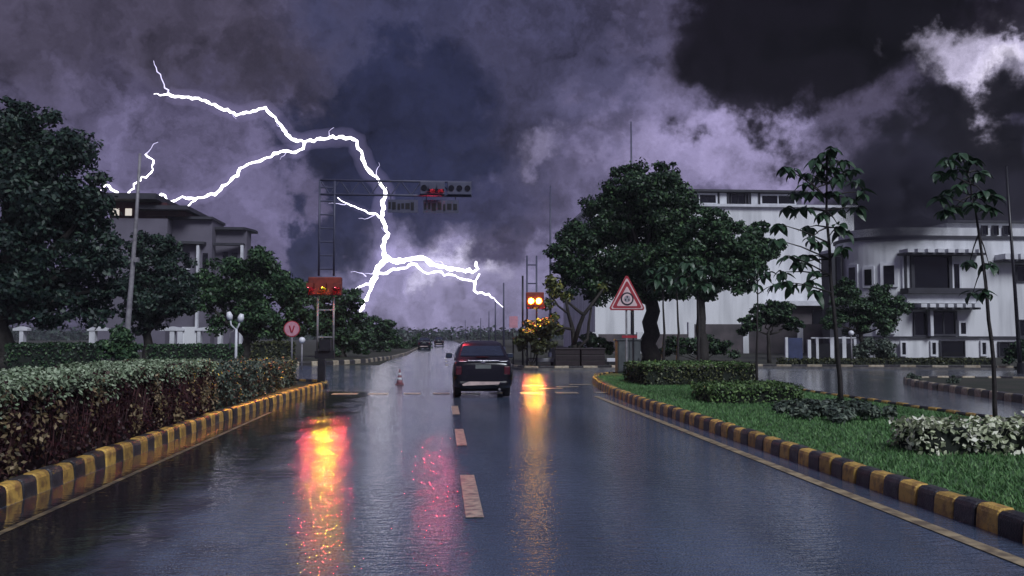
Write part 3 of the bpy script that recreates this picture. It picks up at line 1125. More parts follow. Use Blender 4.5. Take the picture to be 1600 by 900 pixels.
tree('shade_tree', 'flat topped far tree just right of the lattice signal column', 84, 590,
     [(585, 512, 20), (605, 512, 16), (575, 530, 22), (600, 535, 20), (618, 535, 12), (560, 520, 16)], 0.2, M['leaf_dark'], 5000,
     0.36, 0.22, 15, 'trees along the left verge')
tree('shade_tree', 'small round far tree at the left road edge', 118, 655,
     [(655, 533, 14), (642, 540, 10), (668, 538, 10), (650, 545, 10)], 0.15, M['leaf_mid'], 2600, 0.36, 0.22, 16,
     'trees along the left verge', per=8)
tree('shade_tree', 'low far tree between the two far trees on the left', 104, 628,
     [(628, 540, 10), (618, 546, 9), (636, 546, 8)], 0.15, M['leaf_dark'], 1800, 0.36, 0.22, 17,
     'trees along the left verge', per=8)
# right-hand trees
tree('broad_tree', 'large dome shaped tree behind the triangular warning sign', 46, 1015,
     [(1010, 320, 70), (960, 325, 52), (1045, 330, 55), (925, 385, 62), (890, 410, 42), (1000, 400, 85), (1070, 400, 62),
      (910, 440, 40), (960, 450, 42), (1040, 275, 26), (975, 285, 30), (1025, 445, 50)], 0.42, M['leaf_dark'], 36000, 0.27, 0.16, 21,
     'trees on the far side of the junction', per=22, lo=0.22, hi=0.38)
tree('broad_tree', 'lighter green rounded tree on the right flank of the dome tree', 43, 1100,
     [(1090, 400, 55), (1140, 385, 45), (1170, 405, 40), (1195, 390, 28), (1085, 440, 45), (1140, 435, 40), (1055, 430, 35),
      (1110, 350, 32), (1185, 365, 22)], 0.24, M['leaf_mid'], 21000, 0.26, 0.16, 22, 'trees on the far side of the junction', per=18,
     lo=0.22, hi=0.38)
tree('small_tree', 'small umbrella shaped tree in front of the white canopy', 47, 1202,
     [(1195, 495, 25), (1222, 492, 24), (1170, 510, 20), (1240, 508, 16), (1205, 480, 16)], 0.1, M['leaf_dark'], 5000, 0.22, 0.14,
     23, 'trees on the far side of the junction', per=10)
tree('small_tree', 'bushy green tree in front of the curved house', 50, 1350,
     [(1330, 470, 32), (1365, 480, 36), (1395, 480, 26), (1340, 505, 30), (1385, 508, 28), (1320, 450, 18), (1300, 500, 20),
      (1375, 455, 18)], 0.14, M['leaf_mid'], 9000, 0.24, 0.15, 24, 'trees on the far side of the junction', per=12)


def bush(name, label, dist, blobs_px, m, n, l, w, seed, group=None, core=None, cat='bush', base_z=0.13):
    c0 = blobs_px[0]
    b = Vector((gx(c0[0], dist), dist, base_z))
    t = thing(name, label, cat, b, 0, group)
    blobs = []
    rng = random.Random(seed)
    for (px, py, r) in blobs_px:
        rr = r / F_PX * dist
        p = at(px, py, dist + rng.uniform(-.3, .3) * rr)
        blobs.append((p.x, p.y, max(p.z, base_z + rr * 0.5), rr, rr))
    foliage('foliage', clumps_of(blobs, 9, 0.3, 0.5, seed, b), n, l, w, m, t, seed)
    for q in blobs:
        sm = MB()
        limb(sm, (0, 0, -0.05), (q[0] - b.x, q[1] - b.y, q[2] - b.z), 0.03, 0.008, 0.05, rng, 4)
        sm.build('stem', M['bark'], t)
    return t


bush('round_bush', 'bright green round bush at the foot of the leaning pole', 33, [(185, 540, 24), (172, 550, 18), (200, 550, 18),
     (188, 522, 14)], M['leaf_mid'], 5000, 0.15, 0.09, 31)
bush('round_bush', 'grey green bush by the basement windows of the curved house', 47, [(1365, 545, 22), (1345, 552, 14),
     (1390, 550, 16)], M['lantana'], 3000, 0.18, 0.1, 32)
bush('round_bush', 'dark bush at the right edge below the curved house', 40, [(1595, 548, 20), (1610, 555, 22), (1580, 560, 12)],
     M['leaf_dark'], 3000, 0.16, 0.1, 33)
bush('round_bush', 'dark low bush under the dome tree beside the cabinet', 52, [(1095, 540, 22), (1060, 545, 20), (1130, 545, 20),
     (1040, 550, 15)], M['leaf_dark'], 4500, 0.2, 0.12, 34)
bush('round_bush', 'dark low bush between the crooked tree and the cabinet', 48, [(925, 535, 16), (945, 545, 14), (905, 548, 14)],
     M['leaf_dark'], 2500, 0.18, 0.11, 35)
bush('round_bush', 'small tuft on the nose of the far median', 28.5, [(1425, 592, 7), (1432, 594, 7)], M['lantana'], 700, 0.1, 0.05, 36)
bush('round_bush', 'second small tuft further right on the far median', 26.5, [(1487, 594, 8), (1493, 596, 7)], M['lantana'], 700, 0.1,
     0.05, 37)
bush('round_bush', 'amber lit leafy bush under the flashing amber lights', 43.5, [(830, 520, 22), (848, 505, 20), (815, 535, 16),
     (850, 535, 18), (838, 545, 16)], M['leaf_olive'], 3600, 0.2, 0.11, 38)


# ------------------------------------------------------------------ clipped hedges
def hedge(name, label, poly_fn, x0, x1, y0, y1, z0, h, top_m, side_m, core_m, dens, l, w, seed, group=None, bumpy=0.06,
          tan=0, twigs=0):
    cx, cy = (x0 + x1) / 2, (y0 + y1) / 2
    t = thing(name, label, 'hedge', (cx, cy, z0), 0, group)
    rng = np.random.default_rng(seed)
    hx, hy = (x1 - x0) / 2, (y1 - y0) / 2
    ph = rng.uniform(0, 6, 6)

    def wob(a, b):
        return (np.sin(a * 2.3 + ph[0]) * np.sin(b * 2.1 + ph[1]) * 0.6 + np.sin(a * 5.1 + ph[2] + b * 4.3) * 0.4) * bumpy
    # core: lumpy block
    nx, ny = max(2, int(hx * 2 / 0.25)), max(2, int(hy * 2 / 0.25))
    c = MB()
    ins = 0.09
    c.box(-hx + ins, hx - ins, -hy + ins, hy - ins, -0.05, h - ins)
    c.build('core', M[core_m], t)
    # top leaves
    area_top = 4 * hx * hy
    n = int(area_top * dens)
    p = np.stack([rng.uniform(-hx, hx, n), rng.uniform(-hy, hy, n), np.zeros(n)], 1)
    p[:, 2] = h + wob(p[:, 0] + cx, p[:, 1] + cy) - rng.uniform(0, 1, n) ** 2 * 0.16 + rng.normal(size=n) * 0.015
    # round the shoulders
    e = np.maximum(np.abs(p[:, 0]) - (hx - 0.16), 0) + np.maximum(np.abs(p[:, 1]) - (hy - 0.16), 0)
    p[:, 2] -= e * e * 4.0
    nr = unit(rng.normal(size=(n, 3)) * 0.6 + np.array([0, 0, 1.0]))
    v, q = leaf_quads(p, nr, l, w, rng)
    o = bpy.data.objects.new('top_foliage', np_mesh('top_foliage', v, q, M[top_m]))
    col.objects.link(o)
    o.parent = t
    o['kind'] = 'stuff'
    # side leaves
    per = 4 * (hx + hy)
    n = int(per * h * dens * 0.8)
    s = rng.uniform(0, per, n)
    px = np.where(s < 2 * hx, s - hx, np.where(s < 2 * hx + 2 * hy, hx, np.where(s < 4 * hx + 2 * hy, hx - (s - 2 * hx - 2 * hy), -hx)))
    py = np.where(s < 2 * hx, -hy, np.where(s < 2 * hx + 2 * hy, s - 2 * hx - hy, np.where(s < 4 * hx + 2 * hy, hy, hy - (s - 4 * hx - 2 * hy))))
    nx_ = np.where(s < 2 * hx, 0, np.where(s < 2 * hx + 2 * hy, 1, np.where(s < 4 * hx + 2 * hy, 0, -1)))
    ny_ = np.where(s < 2 * hx, -1, np.where(s < 2 * hx + 2 * hy, 0, np.where(s < 4 * hx + 2 * hy, 1, 0)))
    out = np.stack([nx_, ny_, np.zeros(n)], 1).astype(float)
    zz = rng.uniform(0, 1, n) ** 0.85 * h
    d = wob(s * 1.1, zz * 2.2) * 1.2 - rng.uniform(0, 1, n) ** 2 * 0.14
    pos = np.stack([px, py, zz], 1) + out * d[:, None]
    nr = unit(out * 0.9 + rng.normal(size=(n, 3)) * 0.6 + np.array([0, 0, 0.35]))
    v, q = leaf_quads(pos, nr, l, w, rng)
    o = bpy.data.objects.new('side_foliage', np_mesh('side_foliage', v, q, M[side_m]))
    col.objects.link(o)
    o.parent = t
    o['kind'] = 'stuff'
    if tan:
        n = int(per * h * dens * 0.5)
        k_ = rng.integers(0, len(pos), n)
        pz = pos[k_] + rng.normal(size=(n, 3)) * 0.02 + out[k_] * 0.02
        pz[:, 2] = h * (1.0 - np.abs(rng.normal(size=n)) * 0.13) + wob(pz[:, 0] + cx, pz[:, 1] + cy)
        nr = unit(out[k_] * 0.7 + rng.normal(size=(n, 3)) * 0.5 + np.array([0, 0, 0.8]))
        v, q = leaf_quads(pz, nr, l, w, rng)
        o = bpy.data.objects.new('shoulder_foliage', np_mesh('shoulder_foliage', v, q, M[top_m]))
        col.objects.link(o)
        o.parent = t
        o['kind'] = 'stuff'
    # dead tan leaves in loose patches on the road-side face
    if tan:
        P = []
        for k in range(tan):
            yc, zc, r = rng.uniform(-hy, hy), rng.uniform(0.10, h * 0.72), rng.uniform(0.10, 0.26)
            m_ = int(r * 300)
            a = rng.normal(size=(m_, 2)) * r * np.array([0.55, 0.9])
            P.append(np.stack([hx + 0.02 + rng.uniform(-0.03, 0.06, m_), yc + a[:, 0], np.clip(zc + a[:, 1], 0.02, h * 0.92)], 1))
        P = np.concatenate(P)
        nr = unit(np.array([1.0, -0.4, 0.3]) + rng.normal(size=P.shape) * 0.5)
        v, q = leaf_quads(P, nr, l * 1.05, w * 1.0, rng)
        o = bpy.data.objects.new('dry_foliage', np_mesh('dry_foliage', v, q, M['hedge_tan']))
        col.objects.link(o)
        o.parent = t
        o['kind'] = 'stuff'
    if twigs:
        tw = MB()
        r2 = random.Random(seed)
        for k in range(twigs):
            y = r2.uniform(-hy, hy)
            a = Vector((hx - r2.uniform(0.1, 0.2), y, -0.03))
            b = Vector((hx - r2.uniform(-0.02, 0.08), y + r2.uniform(-.18, .18), h * r2.uniform(0.5, 0.95)))
            tw.tube([a, a.lerp(b, 0.5) + Vector((r2.uniform(-.03, .05), r2.uniform(-.05, .05), 0)), b], [0.012, 0.009, 0.004], 4, False)
        tag(tw.build('twigs', M['twig'], t), kind='stuff')
    return t


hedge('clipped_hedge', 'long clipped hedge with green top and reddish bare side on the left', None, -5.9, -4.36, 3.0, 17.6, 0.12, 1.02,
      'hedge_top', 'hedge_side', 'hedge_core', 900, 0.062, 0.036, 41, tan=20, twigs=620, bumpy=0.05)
hedge('shrub_hedge', 'looser grey green shrub row continuing the long hedge', None, -5.7, -4.35, 17.8, 27.2, 0.12, 0.80,
      'lantana', 'lantana', 'hedge_core_green', 520, 0.085, 0.05, 42, bumpy=0.12)
hedge('clipped_hedge', 'dark boxy clipped hedge on the nose of the right island', None, 5.9, 9.3, 25.6, 28.6, 0.15, 0.62,
      'hedge_green', 'leaf_olive', 'hedge_core_green', 520, 0.085, 0.05, 43, bumpy=0.07)
hedge('clipped_hedge', 'short clipped green hedge at the middle of the right island', None, 5.75, 7.8, 18.6, 20.2, 0.15, 0.40,
      'hedge_green', 'hedge_green', 'hedge_core_green', 800, 0.07, 0.042, 44, bumpy=0.05)
for lab, px0, px1, d, top, m in (
    ('low dark hedge behind the round bush on the far left', 8, 142, 40, 536, 'leaf_dark'),
    ('low dark hedge between bush and twin lamp post', 228, 372, 44, 538, 'leaf_mid'),
    ('low yellow green hedge behind the round pink sign', 392, 456, 46, 534, 'leaf_olive'),
):
    xa, xb = gx(px0, d), gx(px1, d)
    hedge('low_hedge', lab, None, xa, xb, d, d + 1.2, 0.13, gz(top, d) - 0.13, m, m, 'hedge_core_green', 160, 0.15, 0.09, int(px0) + 50,
          'low hedges under the left trees')
xa, xb = gx(1215, 44.5), gx(1600, 41.5)
hedge('low_hedge', 'knee high strip hedge along the far kerb on the right', None, xa, xb, 43.9, 44.7, 0.13, 0.32, 'leaf_olive', 'leaf_olive',
      'hedge_core_green', 200, 0.12, 0.07, 61)


def patch_plant(name, label, x0, x1, y0, y1, h, m, n, l, w, seed, cat='plant'):
    cx, cy = (x0 + x1) / 2, (y0 + y1) / 2
    t = thing(name, label, cat, (cx, cy, 0.15))
    rng = random.Random(seed)
    cl = []
    for k in range(26):
        a, b = rng.uniform(-1, 1), rng.uniform(-1, 1)
        f = max(0.35, 1 - 0.55 * (a * a + b * b) * 0.6)
        r = h * rng.uniform(0.35, 0.6) * f
        cl.append((a * (x1 - x0) / 2, b * (y1 - y0) / 2, h * 0.52 * f, r * 1.4, r * 1.2, h * 0.45 * f))
    foliage('foliage', cl, n, l, w, m, t, seed, up=0.6)
    for c in cl:
        MB().tube([(c[0] * 0.8, c[1] * 0.8, -0.02), (c[0], c[1], c[2])], [0.012, 0.006], 5).build('stem', M['bark'], t)
    return t


patch_plant('ground_cover_plant', 'low spreading grey green plant below the tall sapling', 6.15, 8.1, 14.2, 16.9, 0.34, M['lantana'], 5200,
            0.10, 0.05, 71)
hedge('flowering_hedge', 'white and green variegated clipped shrub at the right edge', None, 5.85, 9.4, 10.4, 11.3, 0.15, 0.40,
      'variegated', 'variegated', 'hedge_core_green', 560, 0.085, 0.048, 72, bumpy=0.09)


# ------------------------------------------------------------------ saplings with single leaves
def leaf_mesh(seed, l=0.26, w=0.15):
    r = random.Random(seed)
    pts = []
    n = 5
    for i in range(n + 1):
        t = i / n
        wd = w * 0.5 * math.sin(math.pi * min(1, t * 0.94 + 0.06)) ** 0.8
        zz = -l * 0.6 * t * t + r.uniform(-.006, .006)
        pts += [(-wd, t * l, zz + wd * 0.35), (0, t * l, zz), (wd, t * l, zz + wd * 0.35)]
    fs = []
    for i in range(n):
        for k in (0, 1):
            a = i * 3 + k
            fs.append((a, a + 1, a + 4, a + 3))
    me = bpy.data.meshes.new('leaf')
    me.from_pydata(pts, [], fs)
    me.materials.append(M['leaf_young'])
    me.update()
    return me


LEAVES = [leaf_mesh(i, 0.24 + 0.03 * (i % 3), 0.15 + 0.02 * (i % 2)) for i in range(5)]


def sapling(label, dist, base_px, line_px, tufts, trunk_r, seed, n_leaf=7, ls=1.0):
    """line_px: trunk as seen; tufts: (px, py, from trunk t) leaf rosettes at twig ends"""
    rng = random.Random(seed)
    b = Vector((gx(base_px, dist), dist, 0.15))
    t = thing('sapling', label, 'tree', b, 0, 'young trees on the right island')
    pts = [at(px, py, dist) - b for px, py in line_px]
    pts[0].z = -0.05
    tm = MB()
    fine = []
    for p, q in zip(pts, pts[1:]):
        for i in range(4):
            fine.append(p.lerp(q, i / 4) + Vector((rng.uniform(-.012, .012), rng.uniform(-.012, .012), 0)))
    fine.append(pts[-1])
    n = len(fine)
    tm.tube(fine, [trunk_r * (1 - 0.7 * i / (n - 1)) for i in range(n)], 8)
    tm.build('trunk', M['bark_young'], t, True)
    for (px, py, f) in tufts:
        a = fine[min(n - 1, int(f * (n - 1)))]
        dep = rng.uniform(-0.55, 0.55)
        e = at(px, py, dist + dep) - b
        tw = MB()
        mid = a.lerp(e, 0.55) + Vector((0, 0, 0.04))
        tw.tube([a, mid, e], [trunk_r * 0.35, trunk_r * 0.25, trunk_r * 0.12], 6)
        br = tw.build('branch', M['bark_young'], t, True)
        for k in range(n_leaf):
            l = bpy.data.objects.new('leaf', rng.choice(LEAVES))
            col.objects.link(l)
            l.parent = br
            az = 2 * math.pi * (k / n_leaf) + rng.uniform(-.4, .4)
            l.location = e + Vector((rng.uniform(-.03, .03), rng.uniform(-.03, .03), rng.uniform(-.05, .03)))
            l.rotation_euler = (rng.uniform(-0.5, 0.25), rng.uniform(-.4, .4), az)
            s = rng.uniform(0.75, 1.25) * ls
            l.scale = (s, s, s)
    return t


T1 = [(1290, 240, .98), (1300, 232, 1), (1275, 250, .97), (1318, 250, .96), (1262, 272, .92), (1240, 265, .86), (1228, 262, .84),
      (1285, 275, .92), (1310, 275, .93), (1335, 285, .88), (1345, 300, .85), (1325, 310, .84), (1270, 300, .88), (1300, 300, .87),
      (1245, 300, .82), (1230, 325, .76), (1255, 325, .77), (1310, 325, .8), (1340, 325, .8), (1280, 262, .95), (1262, 355, .72), (1280, 380, .68),
      (1268, 372, .7), (1310, 352, .75), (1218, 350, .66), (1215, 375, .62), (1232, 400, .56), (1260, 400, .6), (1250, 412, .58),
      (1222, 425, .52), (1275, 425, .55), (1240, 445, .48), (1320, 362, .7), (1288, 335, .8), (1302, 262, .96), (1315, 385, .62),
      (1225, 440, .46), (1275, 455, .46), (1265, 440, .5), (1330, 268, .92), (1258, 288, .87), (1295, 250, .97)]
sapling('tall leafy sapling on the right island, left of the curved house', 18.2, 1315,
        [(1315, 650), (1308, 540), (1298, 430), (1292, 330), (1292, 245)], T1, 0.055, 81, 7, 0.95)
T2 = [(1500, 290, .95), (1482, 300, .9), (1470, 310, .86), (1505, 320, .92), (1520, 318, .93), (1535, 300, .95), (1552, 305, .92),
      (1490, 325, .9), (1512, 280, 1), (1482, 250, 1), (1500, 240, 1), (1520, 250, 1), (1465, 270, .97), (1530, 270, 1), (1495, 265, 1),
      (1515, 410, .74), (1545, 412, .74), (1520, 458, .62), (1540, 455, .62), (1548, 325, .9), (1475, 330, .86)]
sapling('leaning sapling with sparse crown rising from the variegated bush', 14.6, 1557,
        [(1557, 690), (1551, 560), (1540, 440), (1526, 340), (1512, 270)], T2, 0.042, 82, 9, 0.72)
T3 = [(1183, 445, 1), (1170, 430, 1), (1195, 432, 1), (1210, 445, .95), (1160, 425, .95), (1200, 425, 1), (1185, 420, 1)]
sapling('thin bare stemmed sapling left of the short clipped hedge', 25.0, 1183, [(1183, 612), (1183, 520), (1184, 440)], T3, 0.045, 83, 6, 0.9)
for px, d, top, lab in ((1036, 33.0, 440, 'slim dark young trunk right of the dome tree trunk'),
                        (1058, 34.0, 440, 'slim dark young trunk second right of the dome tree trunk'),
                        (1090, 29.5, 430, 'slim dark young trunk behind the boxy clipped hedge')):
    sapling(lab, d, px, [(px, 590), (px + 2, 520), (px - 1, top)],
            [(px + random.uniform(-25, 25), top + random.uniform(-25, 15), 1) for _ in range(10)], 0.07, int(px), 7, 1.3)

# crooked frangipani in the planter
D = 44.5
b = Vector((gx(905, D), D, 0.6))
ct = thing('crooked_tree', 'crooked bare limbed small tree rising from the dark planter', 'tree', b)
Pp = lambda px, py, dd=0: at(px, py, D + dd) - b
for i, (path, r0, r1) in enumerate((
    ([(900, 565), (897, 540), (895, 515), (888, 490), (884, 468)], 0.16, 0.06),
    ([(896, 540), (905, 510), (912, 492), (925, 475), (942, 452)], 0.13, 0.06),
    ([(912, 492), (900, 483), (885, 470)], 0.09, 0.05),
    ([(902, 545), (918, 530), (920, 505), (924, 480)], 0.10, 0.05),
    ([(896, 515), (880, 512), (868, 518)], 0.08, 0.05),
    ([(888, 490), (872, 478), (862, 462)], 0.06, 0.04),
)):
    pts = [Pp(x_, y_, 0.25 * math.sin(i * 2.1 + k)) for k, (x_, y_) in enumerate(path)]
    rr = [r0 + (r1 - r0) * k / (len(pts) - 1) for k in range(len(pts))]
    MB().tube(pts, rr, 8).build('trunk' if i == 0 else 'limb', M['bark'], ct, True)
foliage('crown', [tuple(Pp(*q, 0.2)) + (r, r, r * 0.8) for q, r in (((868, 455), .5), ((862, 440), .45), ((870, 515), .4), ((885, 465), .35), ((942, 450), .3),
        ((855, 475), .4), ((866, 495), .3))], 1300, 0.22, 0.11, M['leaf_yellow'], ct, 91)

# planter boxes under it
D = 43.2
for px0, px1, lab in ((868, 906, 'dark planter box under the crooked tree, nearer the amber lights'),
                      (908.5, 945, 'dark planter box under the crooked tree, nearer the grey cabinet')):
    x0, x1 = gx(px0, D), gx(px1, D)
    cx = (x0 + x1) / 2
    t = thing('planter_box', lab, 'planter', (cx, D, 0.13), 0, 'planter boxes on the far kerb')
    w = (x1 - x0) / 2
    h = gz(546, D) - 0.13
    n = 3
    for i in range(n):
        box(-w, w, 0, 1.6, h * i / n + 0.012, h * (i + 1) / n - 0.012).build('plank', M['planter'], t, bevel=0.01)
    box(-w + 0.03, w - 0.03, 0.03, 1.57, -0.03, h - 0.05).build('soil_fill', M['soil'], t)
    box(-w - 0.04, w + 0.04, -0.04, 1.64, h - 0.01, h + 0.05).build('rim', M['planter'], t, bevel=0.01)

# white kerb-side bars left and right of the planters
for px0, px1, lab in ((948, 968, 'low white bar right of the planter boxes'), (826, 866, 'low white bar left of the planter boxes')):
    x0, x1 = gx(px0, 44.0), gx(px1, 44.0)
    t = thing('low_rail', lab, 'rail', ((x0 + x1) / 2, 44.0, 0.13))
    w = (x1 - x0) / 2
    box(-w, w, 0, 0.12, 0.18, 0.36).build('bar', M['trim'], t, bevel=0.02)
    for s in (-0.8, 0.8):
        box(w * s - 0.05, w * s + 0.05, 0.03, 0.09, -0.03, 0.18).build('post', M['steel_dark'], t)


# ------------------------------------------------------------------ signs, posts, cabinets
D = 31.0
b = Vector((gx(981, D), D, 0.14))
ws = thing('warning_sign', 'triangular red bordered warning sign with ring symbol on the right', 'sign', b)
X = lambda px: gx(px, D) - b.x
Z = lambda py: gz(py, D) - b.z


def tri(cx, cy, half, top, bot, cut):
    """triangle with clipped corners"""
    return [(X(cx - half + cut), Z(bot)), (X(cx + half - cut), Z(bot)), (X(cx + half - cut * .4), Z(bot - cut * 1.2)), (X(cx + cut * .6), Z(top)),
            (X(cx - cut * .6), Z(top)), (X(cx - half + cut * .4), Z(bot - cut * 1.2))]


MB().prism(tri(980, 0, 28.5, 429.5, 484, 3), 0.0, 0.03).build('border', M['sign_red'], ws)
MB().prism(tri(980, 0, 25.5, 434, 482, 2), -0.012, 0.0).build('rim', M['sign_face'], ws)
MB().prism(tri(980, 0, 23.0, 438.5, 480.6, 2), -0.020, -0.012).build('band', M['sign_red'], ws)
MB().prism(tri(980, 0, 16.5, 447, 477.5, 1.5), -0.028, -0.020).build('face', M['sign_face'], ws)
c = Vector((X(980), -0.033, Z(466)))
k1 = X(981) - X(980)
MB().disc(c, k1 * 10.2, 'y', 28, 0.008).build('symbol_ring', M['sign_black'], ws)
MB().disc(c + Vector((0, -0.008, 0)), k1 * 7.8, 'y', 28, 0.008).build('symbol_disc', M['sign_face'], ws)
MB().disc(c + Vector((0, -0.015, 0)), k1 * 5.2, 'y', 24, 0.006).build('symbol_core', M['sign_grey'], ws)
m_ = MB()
for a in (90, 210, 330):
    ca, sa = math.cos(R(a)), math.sin(R(a))
    q = c + Vector((ca * k1 * 3.0, -0.02, sa * k1 * 3.0))
    m_.box(q.x - k1 * .8, q.x + k1 * .8, q.y - 0.003, q.y + 0.003, q.z - k1 * 1.6, q.z + k1 * 1.6)
m_.build('symbol_marks', M['sign_black'], ws)
for px in (979.5, 990):
    box(X(px - 1.3), X(px + 1.3), 0.035, 0.095, -0.1, Z(480)).build('post', M['steel_dark' if px > 985 else 'steel_pale'], ws)
box(X(972), X(996), 0.031, 0.034, Z(528), Z(524)).build('lower_plate', M['sign_red'], ws)

D = 34.0
b = Vector((gx(983, D), D, 0.13))
cb = thing('utility_cabinet', 'grey metal utility cabinet at the foot of the warning sign', 'cabinet', b)
X = lambda px: gx(px, D) - b.x
Z = lambda py: gz(py, D) - b.z
box(X(965), X(1001), 0, 0.55, 0.06, Z(532)).build('body', M['cabinet'], cb, bevel=0.02)
box(X(963.5), X(1002.5), -0.05, 0.6, Z(532) + 0.002, Z(530)).build('top', M['cabinet'], cb)
box(X(966), X(1000), 0.05, 0.5, -0.05, 0.06).build('plinth', M['concrete'], cb)
for a, c_ in ((966.5, 982.5), (983.5, 999.5)):
    d_ = box(X(a), X(c_), -0.025, -0.002, 0.12, Z(533.5)).build('door', M['cabinet'], cb)
    box(X(c_ - 2.5), X(c_ - 1.5), -0.05, -0.025, 0.5, 0.62).build('handle', M['steel_dark'], d_)

D = 44.0
b = Vector((gx(456, D), D, 0.13))
rs = thing('round_sign', 'faded pink round road sign on a thin grey post', 'sign', b)
Z = lambda py: gz(py, D) - b.z
k1 = D / F_PX
MB().disc((0, 0, Z(514)), 12.4 * k1, 'y', 28, 0.03).build('rim', M['sign_red'], rs)
MB().disc((0, -0.02, Z(514)), 11.0 * k1, 'y', 28, 0.02).build('face', M['sign_pink'], rs)
m_ = MB()
for s in (-1, 1):
    m_.tube([(s * 3.6 * k1, -0.035, Z(509)), (s * 0.4 * k1, -0.035, Z(519.5))], 1.1 * k1, 6)
m_.build('symbol', M['sign_red'], rs)
MB().tube([(0, 0.05, -0.1), (0, 0.05, Z(505))], 0.045, 10).build('post', M['steel_pale'], rs, True)

D = 34.0
b = Vector((gx(367, D), D, 0.13))
tl = thing('twin_lamp_post', 'slim white post with two curved white lamp heads', 'lamp post', b)
Z = lambda py: gz(py, D) - b.z
k1 = D / F_PX
MB().tube([(0.05, 0, -0.1), (0.05, 0, Z(514))], [0.055, 0.045], 10).build('post', M['trim'], tl, True)
for s, off in ((-1, 0), (1, 3)):
    MB().tube([(0.05, 0, Z(516)), (s * 6 * k1, 0, Z(508)), (s * 7.5 * k1, 0, Z(497 + off))], [0.035, 0.03, 0.03], 8).build('arm', M['trim'], tl, True)
    MB().tube([(s * 7.5 * k1, 0, Z(500 + off)), (s * 8.5 * k1, 0, Z(494 + off)), (s * 10 * k1, 0, Z(488 + off))], [0.09, 0.12, 0.07], 12).build(
        'lamp_head', M['lamp_white'], tl, True)
MB().tube([(-8 * k1, 0.1, Z(545)), (-8 * k1, 0.1, Z(520)), (0.05, 0.02, Z(514))], [0.04, 0.035, 0.03], 8).build('brace', M['steel_pale'], tl, True)

for px, dy, d, zt, lab in ((472, 8, 40, 531, 'small white globe lamp left of the lattice column'),
                           (1330, 7, 44, 520, 'white globe garden lamp behind the tall sapling')):
    b = Vector((gx(px, d), d, 0.13))
    t = thing('garden_lamp', lab, 'lamp', b)
    z = gz(zt, d) - b.z
    MB().tube([(0, 0, -0.05), (0, 0, z - 0.12)], 0.04, 8).build('post', M['steel_pale'], t, True)
    gl = MB()
    gl.tube([(0, 0, z - 0.14), (0, 0, z - 0.09), (0, 0, z), (0, 0, z + 0.09), (0, 0, z + 0.13)], [0.06, 0.12, 0.15, 0.11, 0.02], 14)
    gl.build('globe', M['lamp_white'], t, True)


def pole(label, d, line, r0, r1, m='steel', arm=None, box_at=None, group=None, name='utility_pole', cat='pole'):
    b = Vector((gx(line[0][0], d), d, 0.1))
    t = thing(name, label, cat, b, 0, group)
    pts = [at(px, py, d) - b for px, py in line]
    pts[0].z = -0.2
    n = len(pts)
    MB().tube(pts, [r0 + (r1 - r0) * i / (n - 1) for i in range(n)], 10).build('shaft', M[m], t, True)
    MB().tube([(0, 0, -0.1), (0, 0, 0.35)], r0 * 1.8, 12).build('base', M[m], t)
    if arm:
        p = pts[-1]
        for s in arm:
            MB().tube([p, p + Vector((s * 0.7, 0, 0.18)), p + Vector((s * 1.5, 0, 0.22))], [r1 * .8, r1 * .6, r1 * .5], 8).build('arm', M[m], t, True)
            q = p + Vector((s * 1.75, 0, 0.2))
            box(q.x - 0.3, q.x + 0.3, q.y - 0.12, q.y + 0.12, q.z - 0.06, q.z + 0.06).build('lamp_head', M[m], t, bevel=0.03)
    if box_at:
        q = at(*box_at, d - 0.2) - b
        k = d / F_PX
        box(q.x, q.x + 6 * k, q.y, q.y + 0.2, q.z - 7 * k, q.z).build('box', M['steel_pale'], t)
    return t


pole('tall leaning grey pole in front of the left house', 36, [(199, 545), (200, 505), (207, 420), (213, 340), (219, 240)], 0.13, 0.05,
     'steel_pale', box_at=(209, 402))
pole('tall thin pole rising left of the dome tree', 62, [(860, 545), (860, 420), (860, 290)], 0.10, 0.05)
pole('tall mast standing behind the top of the dome tree', 80, [(988, 545), (987, 330), (986, 190)], 0.16, 0.06)
pole('dark lamp pole at the right edge before the curved house', 36, [(1594, 560), (1585, 440), (1572, 260)], 0.09, 0.05, 'steel_dark')
for i, (px, d, top, lab) in enumerate(((787, 95, 442, 'tallest far lamp pole right of the black car roof'), (774, 120, 472, 'second far lamp pole right of the black car roof'),
                                       (764, 150, 486, 'third far lamp pole above the black car roof'), (751, 190, 497, 'short far lamp pole above the black car roof'),
                                       (727, 230, 500, 'faint far lamp pole above the left end of the car roof'))):
    pole(lab, d, [(px, 535), (px, (535 + top) / 2), (px, top)], 0.12, 0.07, 'steel', None, None, 'far lamp poles along the road', 'far_lamp_pole', 'lamp post')

# traffic cone
D = 29.5
b = Vector((gx(625, D), D, 0.006))
tcn_ = thing('traffic_cone', 'small faded red and white traffic cone alone in the junction', 'cone', b)
tcn_.scale = (0.72, 0.72, 0.72)
box(-0.2, 0.2, -0.2, 0.2, 0.0, 0.04).build('base', M['cone_red'], tcn_, bevel=0.01)
zs = [0.04, 0.20, 0.32, 0.42, 0.54, 0.70]
for i in range(5):
    r = lambda z: 0.15 * (1 - z / 0.82)
    MB().tube([(0, 0, zs[i]), (0, 0, zs[i + 1])], [r(zs[i]), r(zs[i + 1])], 16).build('band', M['trim' if i in (1, 3) else 'cone_red'], tcn_, True)


